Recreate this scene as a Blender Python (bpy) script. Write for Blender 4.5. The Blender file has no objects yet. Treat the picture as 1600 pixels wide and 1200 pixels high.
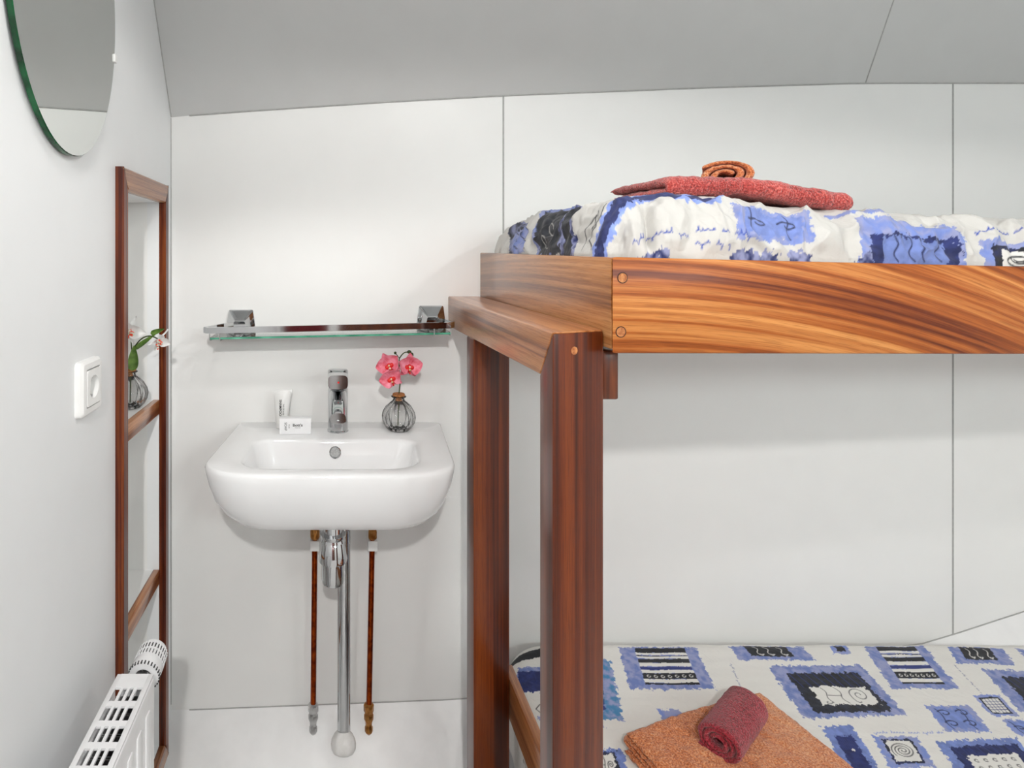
import bpy, bmesh, math, random
import numpy as np
from mathutils import Vector, Matrix

random.seed(7)
H = 1.42            # eye height above the cabin floor
DW = 1.63           # eye to the back wall


def W(x, o, z):
    """x along the back wall, o = distance out from the back wall, z relative to eye height."""
    return Vector((x, -o, z + H))


sc = bpy.context.scene
# ------------------------------------------------------------------ camera
cam_d = bpy.data.cameras.new('camera')
cam_d.sensor_fit = 'HORIZONTAL'
cam_d.sensor_width = 36.0
cam_d.lens = 933 / 1600 * 36
cam_d.shift_x = 275 / 1600
cam_d.shift_y = -198 / 1600
cam_d.clip_start = 0.02
cam = bpy.data.objects.new('camera', cam_d)
cam.location = W(0, DW, 0)
cam.rotation_euler = (math.pi / 2, 0, 0)
sc.collection.objects.link(cam)
sc.camera = cam
# ------------------------------------------------------------------ world, exposure
wd = bpy.data.worlds.new('world')
wd.use_nodes = True
wd.node_tree.nodes['Background'].inputs[0].default_value = (0.93, 0.97, 1, 1)
wd.node_tree.nodes['Background'].inputs[1].default_value = 17.0
sc.world = wd
sc.view_settings.view_transform = 'Standard'
sc.view_settings.look = 'None'
sc.view_settings.exposure = 0.24
sc.view_settings.gamma = 1.0
sc.view_settings.use_curve_mapping = False
sc.cycles.diffuse_bounces = 6
sc.cycles.max_bounces = 16
sc.cycles.transparent_max_bounces = 16
# recessed ceiling spots, the third added to brighten the bunk side: (x, out, watts)
CEIL = 0.78
LAMPS = [(0.40, 0.92, 8), (-0.22, 0.92, 4), (1.30, 1.60, 15), (-0.02, 2.45, 72)]
LAMP_COL = (1.0, 0.98, 0.955)
FILL_WIN = (0.88, 2.38, 0.38, 0.73)      # unseen window added behind the viewer for fill daylight: x0, x1, z0, z1
pl = bpy.data.lights.new('fill_window_portal', 'AREA')
pl.shape = 'RECTANGLE'; pl.size = FILL_WIN[1] - FILL_WIN[0]; pl.size_y = FILL_WIN[3] - FILL_WIN[2]
pl.cycles.is_portal = True
po_ = bpy.data.objects.new('fill_window_portal', pl)
po_.location = W((FILL_WIN[0] + FILL_WIN[1]) / 2, 3.35, (FILL_WIN[2] + FILL_WIN[3]) / 2); po_.rotation_euler = (-math.pi / 2, 0, math.pi)
sc.collection.objects.link(po_)

# ------------------------------------------------------------------ helpers
COL = sc.collection


def lin(r, g, b):
    f = lambda c: (c / 255 / 12.92) if c / 255 <= 0.04045 else ((c / 255 + 0.055) / 1.055) ** 2.4
    return (f(r), f(g), f(b), 1)


def tag(o, label=None, cat=None, group=None, kind=None):
    if label: o['label'] = label
    if cat: o['category'] = cat
    if group: o['group'] = group
    if kind: o['kind'] = kind
    return o


def thing(name, base, label, cat, group=None):
    o = bpy.data.objects.new(name, None)
    o.empty_display_size = 0.05
    o.location = base
    COL.objects.link(o)
    return tag(o, label, cat, group)


def wloc(o):
    v = Vector(o.location)
    while o.parent:
        o = o.parent
        v += o.location
    return v


def obj(name, bm, mats, parent=None, base=None, smooth=35, label=None):
    """link bm (world coordinates) as one mesh object; origin at base, or at its parent's origin."""
    org = wloc(parent) if parent else (Vector(base) if base is not None else Vector((0, 0, 0)))
    bmesh.ops.translate(bm, verts=bm.verts, vec=-org)
    bmesh.ops.recalc_face_normals(bm, faces=bm.faces)
    me = bpy.data.meshes.new(name)
    bm.to_mesh(me)
    bm.free()
    for m in (mats if isinstance(mats, (list, tuple)) else [mats]):
        me.materials.append(m)
    if smooth is not None:
        me.polygons.foreach_set('use_smooth', [True] * len(me.polygons))
        me.set_sharp_from_angle(angle=math.radians(smooth))
    o = bpy.data.objects.new(name, me)
    if parent: o.parent = parent
    else: o.location = org
    COL.objects.link(o)
    if label: o['label'] = label
    return o


def struct(name, bm, mats, smooth=35):
    o = obj(name, bm, mats, None, None, smooth)
    o['kind'] = 'structure'
    return o


def box(bm, x0, x1, o0, o1, z0, z1, bev=0.0, seg=2, mi=0):
    c = [W(x, o, z) for x in (x0, x1) for o in (o0, o1) for z in (z0, z1)]
    return hexa(bm, c, bev, seg, mi)


def hexa(bm, c, bev=0.0, seg=2, mi=0):
    """c: 8 points ordered x,o,z binary."""
    v = [bm.verts.new(p) for p in c]
    fs = [(0, 1, 3, 2), (4, 6, 7, 5), (0, 4, 5, 1), (2, 3, 7, 6), (0, 2, 6, 4), (1, 5, 7, 3)]
    F = [bm.faces.new([v[i] for i in f]) for f in fs]
    for f in F: f.material_index = mi
    if bev:
        es = list({e for f in F for e in f.edges})
        r = bmesh.ops.bevel(bm, geom=es, offset=bev, segments=seg, affect='EDGES', profile=0.5)
        for f in r['faces']: f.material_index = mi
    return v


def loft(bm, rings, cap0=True, cap1=True, closed=True, mi=0):
    R = [[bm.verts.new(p) for p in r] for r in rings]
    n = len(R[0])
    for a, b in zip(R, R[1:]):
        for i in range(n if closed else n - 1):
            j = (i + 1) % n
            f = bm.faces.new((a[i], a[j], b[j], b[i]))
            f.material_index = mi
    if cap0: bm.faces.new(R[0][::-1]).material_index = mi
    if cap1: bm.faces.new(R[-1]).material_index = mi
    return R


def frame_of(d):
    d = Vector(d).normalized()
    up = Vector((0, 0, 1)) if abs(d.z) < 0.95 else Vector((1, 0, 0))
    a = d.cross(up).normalized()
    return a, a.cross(d).normalized(), d


def lathe(bm, base, axis, prof, n=32, rib=0, ribamp=0.0, mi=0, cap0=True, cap1=True):
    """prof: (radius, height along axis)."""
    a, b, d = frame_of(axis)
    rings = []
    for r, h in prof:
        ring = []
        for i in range(n):
            t = 2 * math.pi * i / n
            rr = r * (1 + (ribamp * (abs(math.cos(rib * t / 2)) - 0.6) if rib else 0))
            ring.append(Vector(base) + d * h + a * (rr * math.cos(t)) + b * (rr * math.sin(t)))
        rings.append(ring)
    return loft(bm, rings, cap0, cap1, mi=mi)


def tube(bm, pts, rad, n=12, mi=0, sq=None):
    """tube along pts; rad float or list; sq=(w,h) gives a rectangular bar."""
    pts = [Vector(p) for p in pts]
    rings = []
    prev = None
    for i, p in enumerate(pts):
        d = (pts[min(i + 1, len(pts) - 1)] - pts[max(i - 1, 0)]).normalized()
        if prev is None:
            a, b, _ = frame_of(d)
        else:
            a = (prev - d * prev.dot(d)).normalized()
            b = a.cross(d).normalized()
        prev = a
        r = rad[i] if isinstance(rad, (list, tuple)) else rad
        if sq:
            w, h = sq
            rings.append([p + a * (sx * w) + b * (sy * h) for sx, sy in ((-1, -1), (1, -1), (1, 1), (-1, 1))])
        else:
            rings.append([p + a * (r * math.cos(2 * math.pi * k / n)) + b * (r * math.sin(2 * math.pi * k / n)) for k in range(n)])
    return loft(bm, rings, mi=mi)


def ball(bm, c, r, sx=1, sy=1, sz=1, seg=14, mi=0):
    m = Matrix.Translation(c) @ Matrix.Diagonal((r * sx, r * sy, r * sz, 1))
    k = bmesh.ops.create_uvsphere(bm, u_segments=seg, v_segments=max(6, seg // 2 + 2), radius=1, matrix=m)
    for v in k['verts']:
        for f in v.link_faces: f.material_index = mi


def arc(p0, p1, p2, n=8):
    """quadratic curve points."""
    p0, p1, p2 = Vector(p0), Vector(p1), Vector(p2)
    return [p0 * (1 - t) ** 2 + p1 * 2 * t * (1 - t) + p2 * t * t for t in (i / n for i in range(n + 1))]


def dup(root, loc, label=None):
    r = root.copy()
    COL.objects.link(r)
    r.location = loc
    if label: r['label'] = label
    for ch in list(root.children):
        c = ch.copy()
        COL.objects.link(c)
        c.parent = r
        for g in ch.children:
            d = g.copy()
            COL.objects.link(d)
            d.parent = c
    return r


# ------------------------------------------------------------------ materials
def mat(name, col=(0.8, 0.8, 0.8, 1), rough=0.5, metal=0.0, **kw):
    m = bpy.data.materials.new(name)
    m.use_nodes = True
    p = m.node_tree.nodes['Principled BSDF']
    p.inputs['Base Color'].default_value = col
    p.inputs['Roughness'].default_value = rough
    p.inputs['Metallic'].default_value = metal
    for k, v in kw.items():
        p.inputs[k.replace('_', ' ')].default_value = v
    return m


def nodes(m):
    nt = m.node_tree
    return nt.nodes, nt.links, nt.nodes['Principled BSDF']


def bump(m, src, strength, dist):
    n, l, p = nodes(m)
    b = n.new('ShaderNodeBump')
    b.inputs['Strength'].default_value = strength
    b.inputs['Distance'].default_value = dist
    l.new(src, b.inputs['Height'])
    l.new(b.outputs[0], p.inputs['Normal'])


def speckle(m, c0, c1, scale, detail=3, b=0.0, dist=0.001, lo=0.35, hi=0.65):
    """fine noise between two close tones, plus optional bump."""
    n, l, p = nodes(m)
    tc = n.new('ShaderNodeTexCoord')
    no = n.new('ShaderNodeTexNoise')
    no.inputs['Scale'].default_value = scale
    no.inputs['Detail'].default_value = detail
    l.new(tc.outputs['Object'], no.inputs['Vector'])
    r = n.new('ShaderNodeValToRGB')
    r.color_ramp.elements[0].position = lo
    r.color_ramp.elements[1].position = hi
    r.color_ramp.elements[0].color = c0
    r.color_ramp.elements[1].color = c1
    l.new(no.outputs['Fac'], r.inputs[0])
    l.new(r.outputs[0], p.inputs['Base Color'])
    if b: bump(m, no.outputs['Fac'], b, dist)
    return m


def wood(name, axis, dark, mid, light, freq=22, bend=0.0, rough=0.32, along=0.9, coat=0.7, deep=1.0, cr=0.18):
    """varnished mahogany: stretched grain bands along axis (0 x, 1 y, 2 z), fine pores, optional sweeping figure."""
    m = mat(name, mid, rough)
    n, l, p = nodes(m)
    p.inputs['Coat Weight'].default_value = coat
    p.inputs['Specular IOR Level'].default_value = 0.25
    p.inputs['Coat Roughness'].default_value = cr
    tc = n.new('ShaderNodeTexCoord')
    sp = n.new('ShaderNodeSeparateXYZ')
    l.new(tc.outputs['Object'], sp.inputs[0])

    def math_(op, a, b):
        k = n.new('ShaderNodeMath'); k.operation = op
        for i, s in enumerate((a, b)):
            if isinstance(s, (int, float)): k.inputs[i].default_value = s
            else: l.new(s, k.inputs[i])
        return k.outputs[0]
    ax = [sp.outputs[i] for i in range(3)]
    al = ax[axis]
    c0, c1 = [ax[i] for i in range(3) if i != axis]
    if bend:
        sq = math_('MULTIPLY', math_('MULTIPLY', al, al), bend)
        c1 = math_('ADD', c1, sq)
    def combo(fa, fc):
        k = n.new('ShaderNodeCombineXYZ')
        l.new(math_('MULTIPLY', al, fa), k.inputs[0])
        l.new(math_('MULTIPLY', c0, fc * deep), k.inputs[1])
        l.new(math_('MULTIPLY', c1, fc), k.inputs[2])
        return k.outputs[0]
    def noise(vec, det, dist=0.0, rgh=0.55):
        k = n.new('ShaderNodeTexNoise')
        k.inputs['Scale'].default_value = 1.0
        k.inputs['Detail'].default_value = det
        k.inputs['Roughness'].default_value = rgh
        k.inputs['Distortion'].default_value = dist
        l.new(vec, k.inputs['Vector'])
        return k.outputs['Fac']
    big = noise(combo(along, freq), 3, 0.12)
    mid_ = noise(combo(along * 2.4, freq * 5), 3, 0.05)
    por = noise(combo(22, 700), 2)
    v = math_('ADD', math_('MULTIPLY', big, 0.62), math_('MULTIPLY', mid_, 0.38))
    r = n.new('ShaderNodeValToRGB')
    e = r.color_ramp.elements
    e[0].position = 0.39; e[0].color = dark
    e[1].position = 0.61; e[1].color = light
    k = e.new(0.49); k.color = mid
    l.new(v, r.inputs[0])
    mx = n.new('ShaderNodeMix'); mx.data_type = 'RGBA'; mx.blend_type = 'MULTIPLY'
    r2 = n.new('ShaderNodeValToRGB')
    r2.color_ramp.elements[0].position = 0.36; r2.color_ramp.elements[0].color = (0.5, 0.42, 0.36, 1)
    r2.color_ramp.elements[1].position = 0.5; r2.color_ramp.elements[1].color = (1, 1, 1, 1)
    l.new(por, r2.inputs[0])
    mx.inputs['Factor'].default_value = 0.5
    l.new(r.outputs[0], mx.inputs['A']); l.new(r2.outputs[0], mx.inputs['B'])
    l.new(mx.outputs['Result'], p.inputs['Base Color'])
    bump(m, por, 0.08, 0.0006)
    return m


def see_through(name, tint, ior=1.45, extra=0.0):
    """clear thin glass: transparent with fresnel gloss."""
    m = bpy.data.materials.new(name); m.use_nodes = True
    n, l = m.node_tree.nodes, m.node_tree.links
    n.remove(n['Principled BSDF'])
    t = n.new('ShaderNodeBsdfTransparent'); t.inputs[0].default_value = tint
    g = n.new('ShaderNodeBsdfGlossy'); g.inputs['Roughness'].default_value = 0.02
    f = n.new('ShaderNodeFresnel'); f.inputs['IOR'].default_value = ior
    mx = n.new('ShaderNodeMixShader')
    l.new(f.outputs[0], mx.inputs[0]); l.new(t.outputs[0], mx.inputs[1]); l.new(g.outputs[0], mx.inputs[2])
    out = mx.outputs[0]
    if extra:
        gl = n.new('ShaderNodeBsdfGlass'); gl.inputs['IOR'].default_value = ior; gl.inputs['Color'].default_value = tint
        m2 = n.new('ShaderNodeMixShader'); m2.inputs[0].default_value = extra
        l.new(out, m2.inputs[1]); l.new(gl.outputs[0], m2.inputs[2]); out = m2.outputs[0]
    l.new(out, n['Material Output'].inputs[0])
    return m


M = {}
M['wall'] = speckle(mat('white_laminate', rough=0.42), (0.812, 0.812, 0.80, 1), (0.822, 0.822, 0.81, 1), 12, 2)
M['wall_side'] = speckle(mat('white_side_laminate', rough=0.45), (0.800, 0.815, 0.825, 1), (0.81, 0.825, 0.835, 1), 12, 2)
M['ceil'] = speckle(mat('grey_ceiling_laminate', rough=0.45), (0.555, 0.56, 0.555, 1), (0.565, 0.57, 0.565, 1), 12, 2)
M['hull'] = speckle(mat('white_hull_paint', rough=0.4), (0.80, 0.80, 0.80, 1), (0.83, 0.83, 0.83, 1), 25, 3)
M['floor'] = speckle(mat('grey_floor_paint', rough=0.5), (0.72, 0.72, 0.71, 1), (0.76, 0.76, 0.75, 1), 12, 3)
M['seam'] = speckle(mat('grey_seam', rough=0.5), (0.36, 0.36, 0.35, 1), (0.42, 0.42, 0.41, 1), 80)
M['rail_wood'] = wood('mahogany_rail', 0, lin(96, 36, 6), lin(158, 84, 30), lin(202, 136, 74), 22, 0.26, 0.42, 0.55, 0.12, 0.03)
M['end_wood'] = wood('mahogany_end', 1, lin(122, 70, 30), lin(176, 116, 66), lin(204, 150, 100), 26, 0.06, 0.3, 0.45)
M['beam_wood'] = wood('mahogany_beam', 1, lin(112, 60, 26), lin(166, 102, 56), lin(190, 130, 82), 30, 0, 0.3, 0.5)
M['post_wood'] = wood('mahogany_post', 2, lin(54, 15, 1), lin(88, 32, 2), lin(114, 50, 6), 24, 0, 0.38, 0.4, 0.4, 1.0, 0.14)
M['dark_wood'] = wood('mahogany_dark', 2, lin(40, 14, 6), lin(80, 34, 14), lin(110, 54, 24), 30, 0, 0.35, 0.9)
M['frame_wood'] = wood('niche_wood_upright', 2, lin(44, 10, 2), lin(84, 28, 6), lin(130, 64, 24), 40, 0, 0.3, 1.2, 0.3)
M['frame_wood_y'] = wood('niche_wood_level', 1, lin(92, 46, 22), lin(140, 86, 50), lin(176, 122, 78), 40, 0, 0.3, 1.2)
M['plug'] = speckle(mat('wood_plug', rough=0.45), lin(140, 72, 26), lin(198, 134, 78), 160)
M['chrome'] = speckle(mat('chrome', rough=0.06, metal=1.0), (0.57, 0.58, 0.59, 1), (0.61, 0.62, 0.63, 1), 30)
M['steel'] = speckle(mat('satin_steel', rough=0.3, metal=1.0), (0.5, 0.5, 0.5, 1), (0.58, 0.58, 0.58, 1), 30)
M['copper'] = speckle(mat('copper', rough=0.28, metal=1.0), lin(104, 34, 8), lin(158, 66, 20), 60)
M['brass'] = speckle(mat('brass', rough=0.3, metal=1.0), lin(150, 96, 44), lin(190, 136, 80), 90)
M['ceramic'] = mat('white_ceramic', (0.83, 0.83, 0.83, 1), 0.07)
speckle(M['ceramic'], (0.82, 0.82, 0.825, 1), (0.845, 0.845, 0.85, 1), 9, 1)
M['plastic'] = speckle(mat('white_plastic', rough=0.3), (0.80, 0.80, 0.79, 1), (0.83, 0.83, 0.82, 1), 40)
M['enamel'] = speckle(mat('white_enamel', rough=0.25), (0.80, 0.80, 0.81, 1), (0.83, 0.83, 0.84, 1), 40)
M['rubber'] = speckle(mat('white_rubber', rough=0.55), (0.70, 0.69, 0.67, 1), (0.80, 0.79, 0.78, 1), 60, 3, 0.3, 0.002)
M['dark'] = speckle(mat('dark_recess', rough=0.6), (0.02, 0.02, 0.02, 1), (0.05, 0.05, 0.05, 1), 60)
M['grey'] = speckle(mat('grey_mesh', rough=0.45), (0.28, 0.28, 0.28, 1), (0.42, 0.42, 0.42, 1), 400, 2, 0.4)
M['ink'] = speckle(mat('black_ink', rough=0.6), (0.02, 0.02, 0.02, 1), (0.04, 0.04, 0.04, 1), 60)
M['mirror'] = mat('mirror_silver', (0.80, 0.82, 0.80, 1), 0.0, 1.0)
M['green_edge'] = speckle(mat('green_glass_edge', rough=0.08), lin(0, 40, 18), lin(4, 92, 48), 30)
M['shelf_edge'] = speckle(mat('green_shelf_edge', rough=0.1), lin(60, 138, 110), lin(100, 180, 150), 30)
M['shelf_glass'] = see_through('clear_shelf_glass', (0.955, 0.985, 0.97, 1))
M['vase_glass'] = see_through('clear_vase_glass', (0.99, 0.99, 0.99, 1), 1.38, 0.06)
M['curtain'] = speckle(mat('dark_red_curtain', rough=0.8), lin(92, 8, 16), lin(120, 18, 28), 40)
M['cork'] = speckle(mat('cork', rough=0.8), lin(120, 70, 30), lin(190, 125, 70), 260, 3, 0.3)
M['stem'] = speckle(mat('green_stem', rough=0.5), lin(34, 46, 22), lin(70, 86, 36), 90)
M['leaf'] = speckle(mat('green_leaf', rough=0.4), lin(60, 92, 28), lin(104, 138, 56), 60)
M['pink'] = speckle(mat('pink_petal', rough=0.5), lin(214, 70, 92), lin(244, 164, 184), 60, 3, lo=0.3, hi=0.7)
M['red'] = speckle(mat('red_lip', rough=0.4), lin(196, 10, 12), lin(236, 40, 34), 90)
M['white_petal'] = speckle(mat('white_petal', rough=0.5), (0.74, 0.74, 0.73, 1), (0.86, 0.86, 0.85, 1), 50)
M['orange_lip'] = speckle(mat('orange_spotted_lip', rough=0.45), lin(232, 60, 20), lin(196, 206, 190), 190, 1, lo=0.45, hi=0.52)
M['yellow'] = speckle(mat('cream_bead', rough=0.35), lin(200, 160, 90), lin(244, 236, 214), 120)
M['tube'] = speckle(mat('frosted_tube', rough=0.28, Transmission_Weight=0.12), (0.80, 0.80, 0.78, 1), (0.84, 0.84, 0.83, 1), 40)
M['card'] = speckle(mat('white_card', rough=0.4), (0.82, 0.82, 0.83, 1), (0.85, 0.85, 0.86, 1), 50)


def terry(name, c0, c1, c2):
    m = mat(name, c1, 0.95)
    m.node_tree.nodes['Principled BSDF'].inputs['Sheen Weight'].default_value = 0.3
    n, l, p = nodes(m)
    tc = n.new('ShaderNodeTexCoord')
    vo = n.new('ShaderNodeTexNoise'); vo.inputs['Scale'].default_value = 330; vo.inputs['Detail'].default_value = 2
    lo = n.new('ShaderNodeTexNoise'); lo.inputs['Scale'].default_value = 9; lo.inputs['Detail'].default_value = 2
    for k in (vo, lo): l.new(tc.outputs['Object'], k.inputs['Vector'])
    r = n.new('ShaderNodeValToRGB'); e = r.color_ramp.elements
    e[0].position = 0.34; e[0].color = c0
    e[1].position = 0.66; e[1].color = c2
    e.new(0.5).color = c1
    a = n.new('ShaderNodeMath'); a.operation = 'MULTIPLY_ADD'; a.inputs[1].default_value = 0.25; 
    l.new(lo.outputs['Fac'], a.inputs[0]); 
    s = n.new('ShaderNodeMath'); s.operation = 'MULTIPLY'; s.inputs[1].default_value = 0.75
    l.new(vo.outputs['Fac'], s.inputs[0]); l.new(s.outputs[0], a.inputs[2])
    l.new(a.outputs[0], r.inputs[0]); l.new(r.outputs[0], p.inputs['Base Color'])
    bump(m, vo.outputs['Fac'], 1.0, 0.004)
    return m


M['terry_orange'] = terry('orange_terry', lin(158, 74, 28), lin(212, 124, 70), lin(236, 176, 130))
M['terry_red'] = terry('brick_red_terry', lin(108, 20, 16), lin(172, 56, 50), lin(212, 108, 98))
M['terry_crimson'] = terry('crimson_terry', lin(92, 4, 14), lin(152, 24, 40), lin(190, 66, 80))


def lamp_mat():
    m = mat('lamp_lens', (1, 1, 1, 1), 0.4)
    p = m.node_tree.nodes['Principled BSDF']
    p.inputs['Emission Color'].default_value = (1, 0.96, 0.9, 1)
    p.inputs['Emission Strength'].default_value = 8
    return m


M['lens'] = lamp_mat()


def cloth_mat():
    m = mat('printed_cotton', rough=0.85)
    n, l, p = nodes(m)
    p.inputs['Sheen Weight'].default_value = 0.1
    a = n.new('ShaderNodeAttribute'); a.attribute_name = 'print'
    l.new(a.outputs['Color'], p.inputs['Base Color'])
    tc = n.new('ShaderNodeTexCoord')
    no = n.new('ShaderNodeTexNoise'); no.inputs['Scale'].default_value = 42; no.inputs['Detail'].default_value = 5; no.inputs['Distortion'].default_value = 0.8
    l.new(tc.outputs['Object'], no.inputs['Vector'])
    bump(m, no.outputs['Fac'], 0.4, 0.006)
    return m


M['cloth'] = cloth_mat()

# ------------------------------------------------------------------ printed bed linen (numpy)
def hash2(ix, iy, seed):
    h = (ix.astype(np.int64) * 374761393 + iy.astype(np.int64) * 668265263 + seed * 974711) & 0x7fffffff
    h = ((h ^ (h >> 13)) * 1274126177) & 0x7fffffff
    h = h ^ (h >> 16)
    return (h & 0xffff) / 65535.0


def vnoise(x, y, seed=0):
    ix, iy = np.floor(x), np.floor(y)
    fx, fy = x - ix, y - iy
    fx, fy = fx * fx * (3 - 2 * fx), fy * fy * (3 - 2 * fy)
    a, b = hash2(ix, iy, seed), hash2(ix + 1, iy, seed)
    c, d = hash2(ix, iy + 1, seed), hash2(ix + 1, iy + 1, seed)
    return (a + (b - a) * fx) * (1 - fy) + (c + (d - c) * fx) * fy - 0.5


def fnoise(x, y, f, seed=0, oct=3):
    s, a = 0, 1.0
    for i in range(oct):
        s = s + a * vnoise(x * f, y * f, seed + i * 17)
        f *= 2.1
        a *= 0.55
    return s


def drape(u, v, x0, x1, o0, o1, rc, r, rz):
    """flat cloth coordinates -> sheet draped over a rounded slab: x, o, drop, normal (x, o, z), q."""
    ins = r + rc
    cx, cy = np.clip(u, x0 + ins, x1 - ins), np.clip(v, o0 + ins, o1 - ins)
    dx, dy = u - cx, v - cy
    dist = np.hypot(dx, dy) + 1e-9
    q = dist - rc
    ux, uy = dx / dist, dy / dist
    ang = np.clip(q / r, 0, math.pi / 2)
    past = np.maximum(q - r * math.pi / 2, 0)
    out = q > 0
    X = np.where(out, cx + ux * (rc + r * np.sin(ang)), u)
    Y = np.where(out, cy + uy * (rc + r * np.sin(ang)), v)
    drop = np.where(out, rz * (1 - np.cos(ang)) + past, 0)
    n = (np.where(out, ux * np.sin(ang), 0), np.where(out, uy * np.sin(ang), 0), np.cos(ang) * np.ones_like(u))
    return X, Y, drop, n, q


UP = dict(x0=0.402, x1=2.24, o0=0.03, o1=0.748, rc=0.02, r=0.072, rz=0.1)
LO = dict(x0=0.421, x1=2.02, o0=0.03, o1=0.80, rc=0.10, r=0.042, rz=0.034)


def upper_xyz(u, v):
    X, O, drop, n, q = drape(u, v, **UP)
    top = np.interp(X, [0.4, 0.46, 0.56, 0.76, 0.87, 1.1, 2.3], [0.095, 0.101, 0.1015, 0.084, 0.077, 0.071, 0.058])
    base = -0.001 - 0.0205 * np.maximum(X - 0.393, 0)
    hgt = top - base
    Z = base + hgt * (1 - drop / UP['rz']) + 0.014 * np.clip(-q / 0.15, 0, 1)
    end = np.clip((0.25 - (u - 0.40)) / 0.25, 0, 1)
    Z = Z - 0.03 * np.clip(1 - O / 0.25, 0, 1) * end
    # creases: long folds running down the front and the end
    w = 0.006 * fnoise(u * 26 + 0.8 * fnoise(u, v, 9, 5), v * 7, 1.0, 3, 3)
    dn = fnoise(u * 0.8 + v * 0.6, v * 0.8 - u * 0.6, 16, 31, 2)
    w = w + 0.0042 * np.maximum(0, 0.22 - np.abs(dn)) / 0.22 - 0.003
    w = w + 0.0016 * fnoise(u, v, 60, 51, 2)
    f = np.clip((q + 0.04) / 0.07, 0.12, 1)
    w = 2.3 * w * f
    # one deep pleat where the end turns into the front
    s = (u - 0.47 + 0.35 * (v - 0.76))
    w = w - 0.016 * np.exp(-(s / 0.009) ** 2) * np.clip((q - 0.01) / 0.03, 0, 1) + 0.008 * np.exp(-((s - 0.028) / 0.014) ** 2) * np.clip((q - 0.01) / 0.03, 0, 1)
    w = w * np.clip((UP['r'] * 1.57 - q) / 0.02, 0.3, 1)
    X, O, Z = X + n[0] * w, O + n[1] * w, Z + n[2] * w
    O = O - 0.126 * np.maximum(X - 0.393, 0) * np.clip(O / UP['o1'], 0, 1.2)
    return X, O, Z, q


def lower_xyz(u, v):
    X, O, drop, n, q = drape(u, v, **LO)
    Z = -1.021 - 0.10 * (O - 0.03) - drop
    w = 0.0035 * fnoise(u, v, 7, 13, 3) + 0.0012 * fnoise(u * 20, v * 50, 1.0, 15, 2)
    return X + n[0] * w, O + n[1] * w, Z + n[2] * w, q


def axis_pts(*spans):
    """(start, end, step) spans joined."""
    a = []
    for s, e, d in spans:
        k = max(1, int(round((e - s) / d)))
        a += list(np.linspace(s, e, k, endpoint=False))
    return np.array(a + [spans[-1][1]])

WHITE = np.array(lin(226, 224, 219)[:3]); PERI = np.array(lin(122, 142, 206)[:3]); LILA = np.array(lin(150, 156, 196)[:3])
DARK = np.array(lin(30, 32, 38)[:3]); NAVY = np.array(lin(44, 56, 120)[:3]); BLUE = np.array(lin(52, 78, 170)[:3]); TEAL = np.array(lin(70, 130, 176)[:3])


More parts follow.
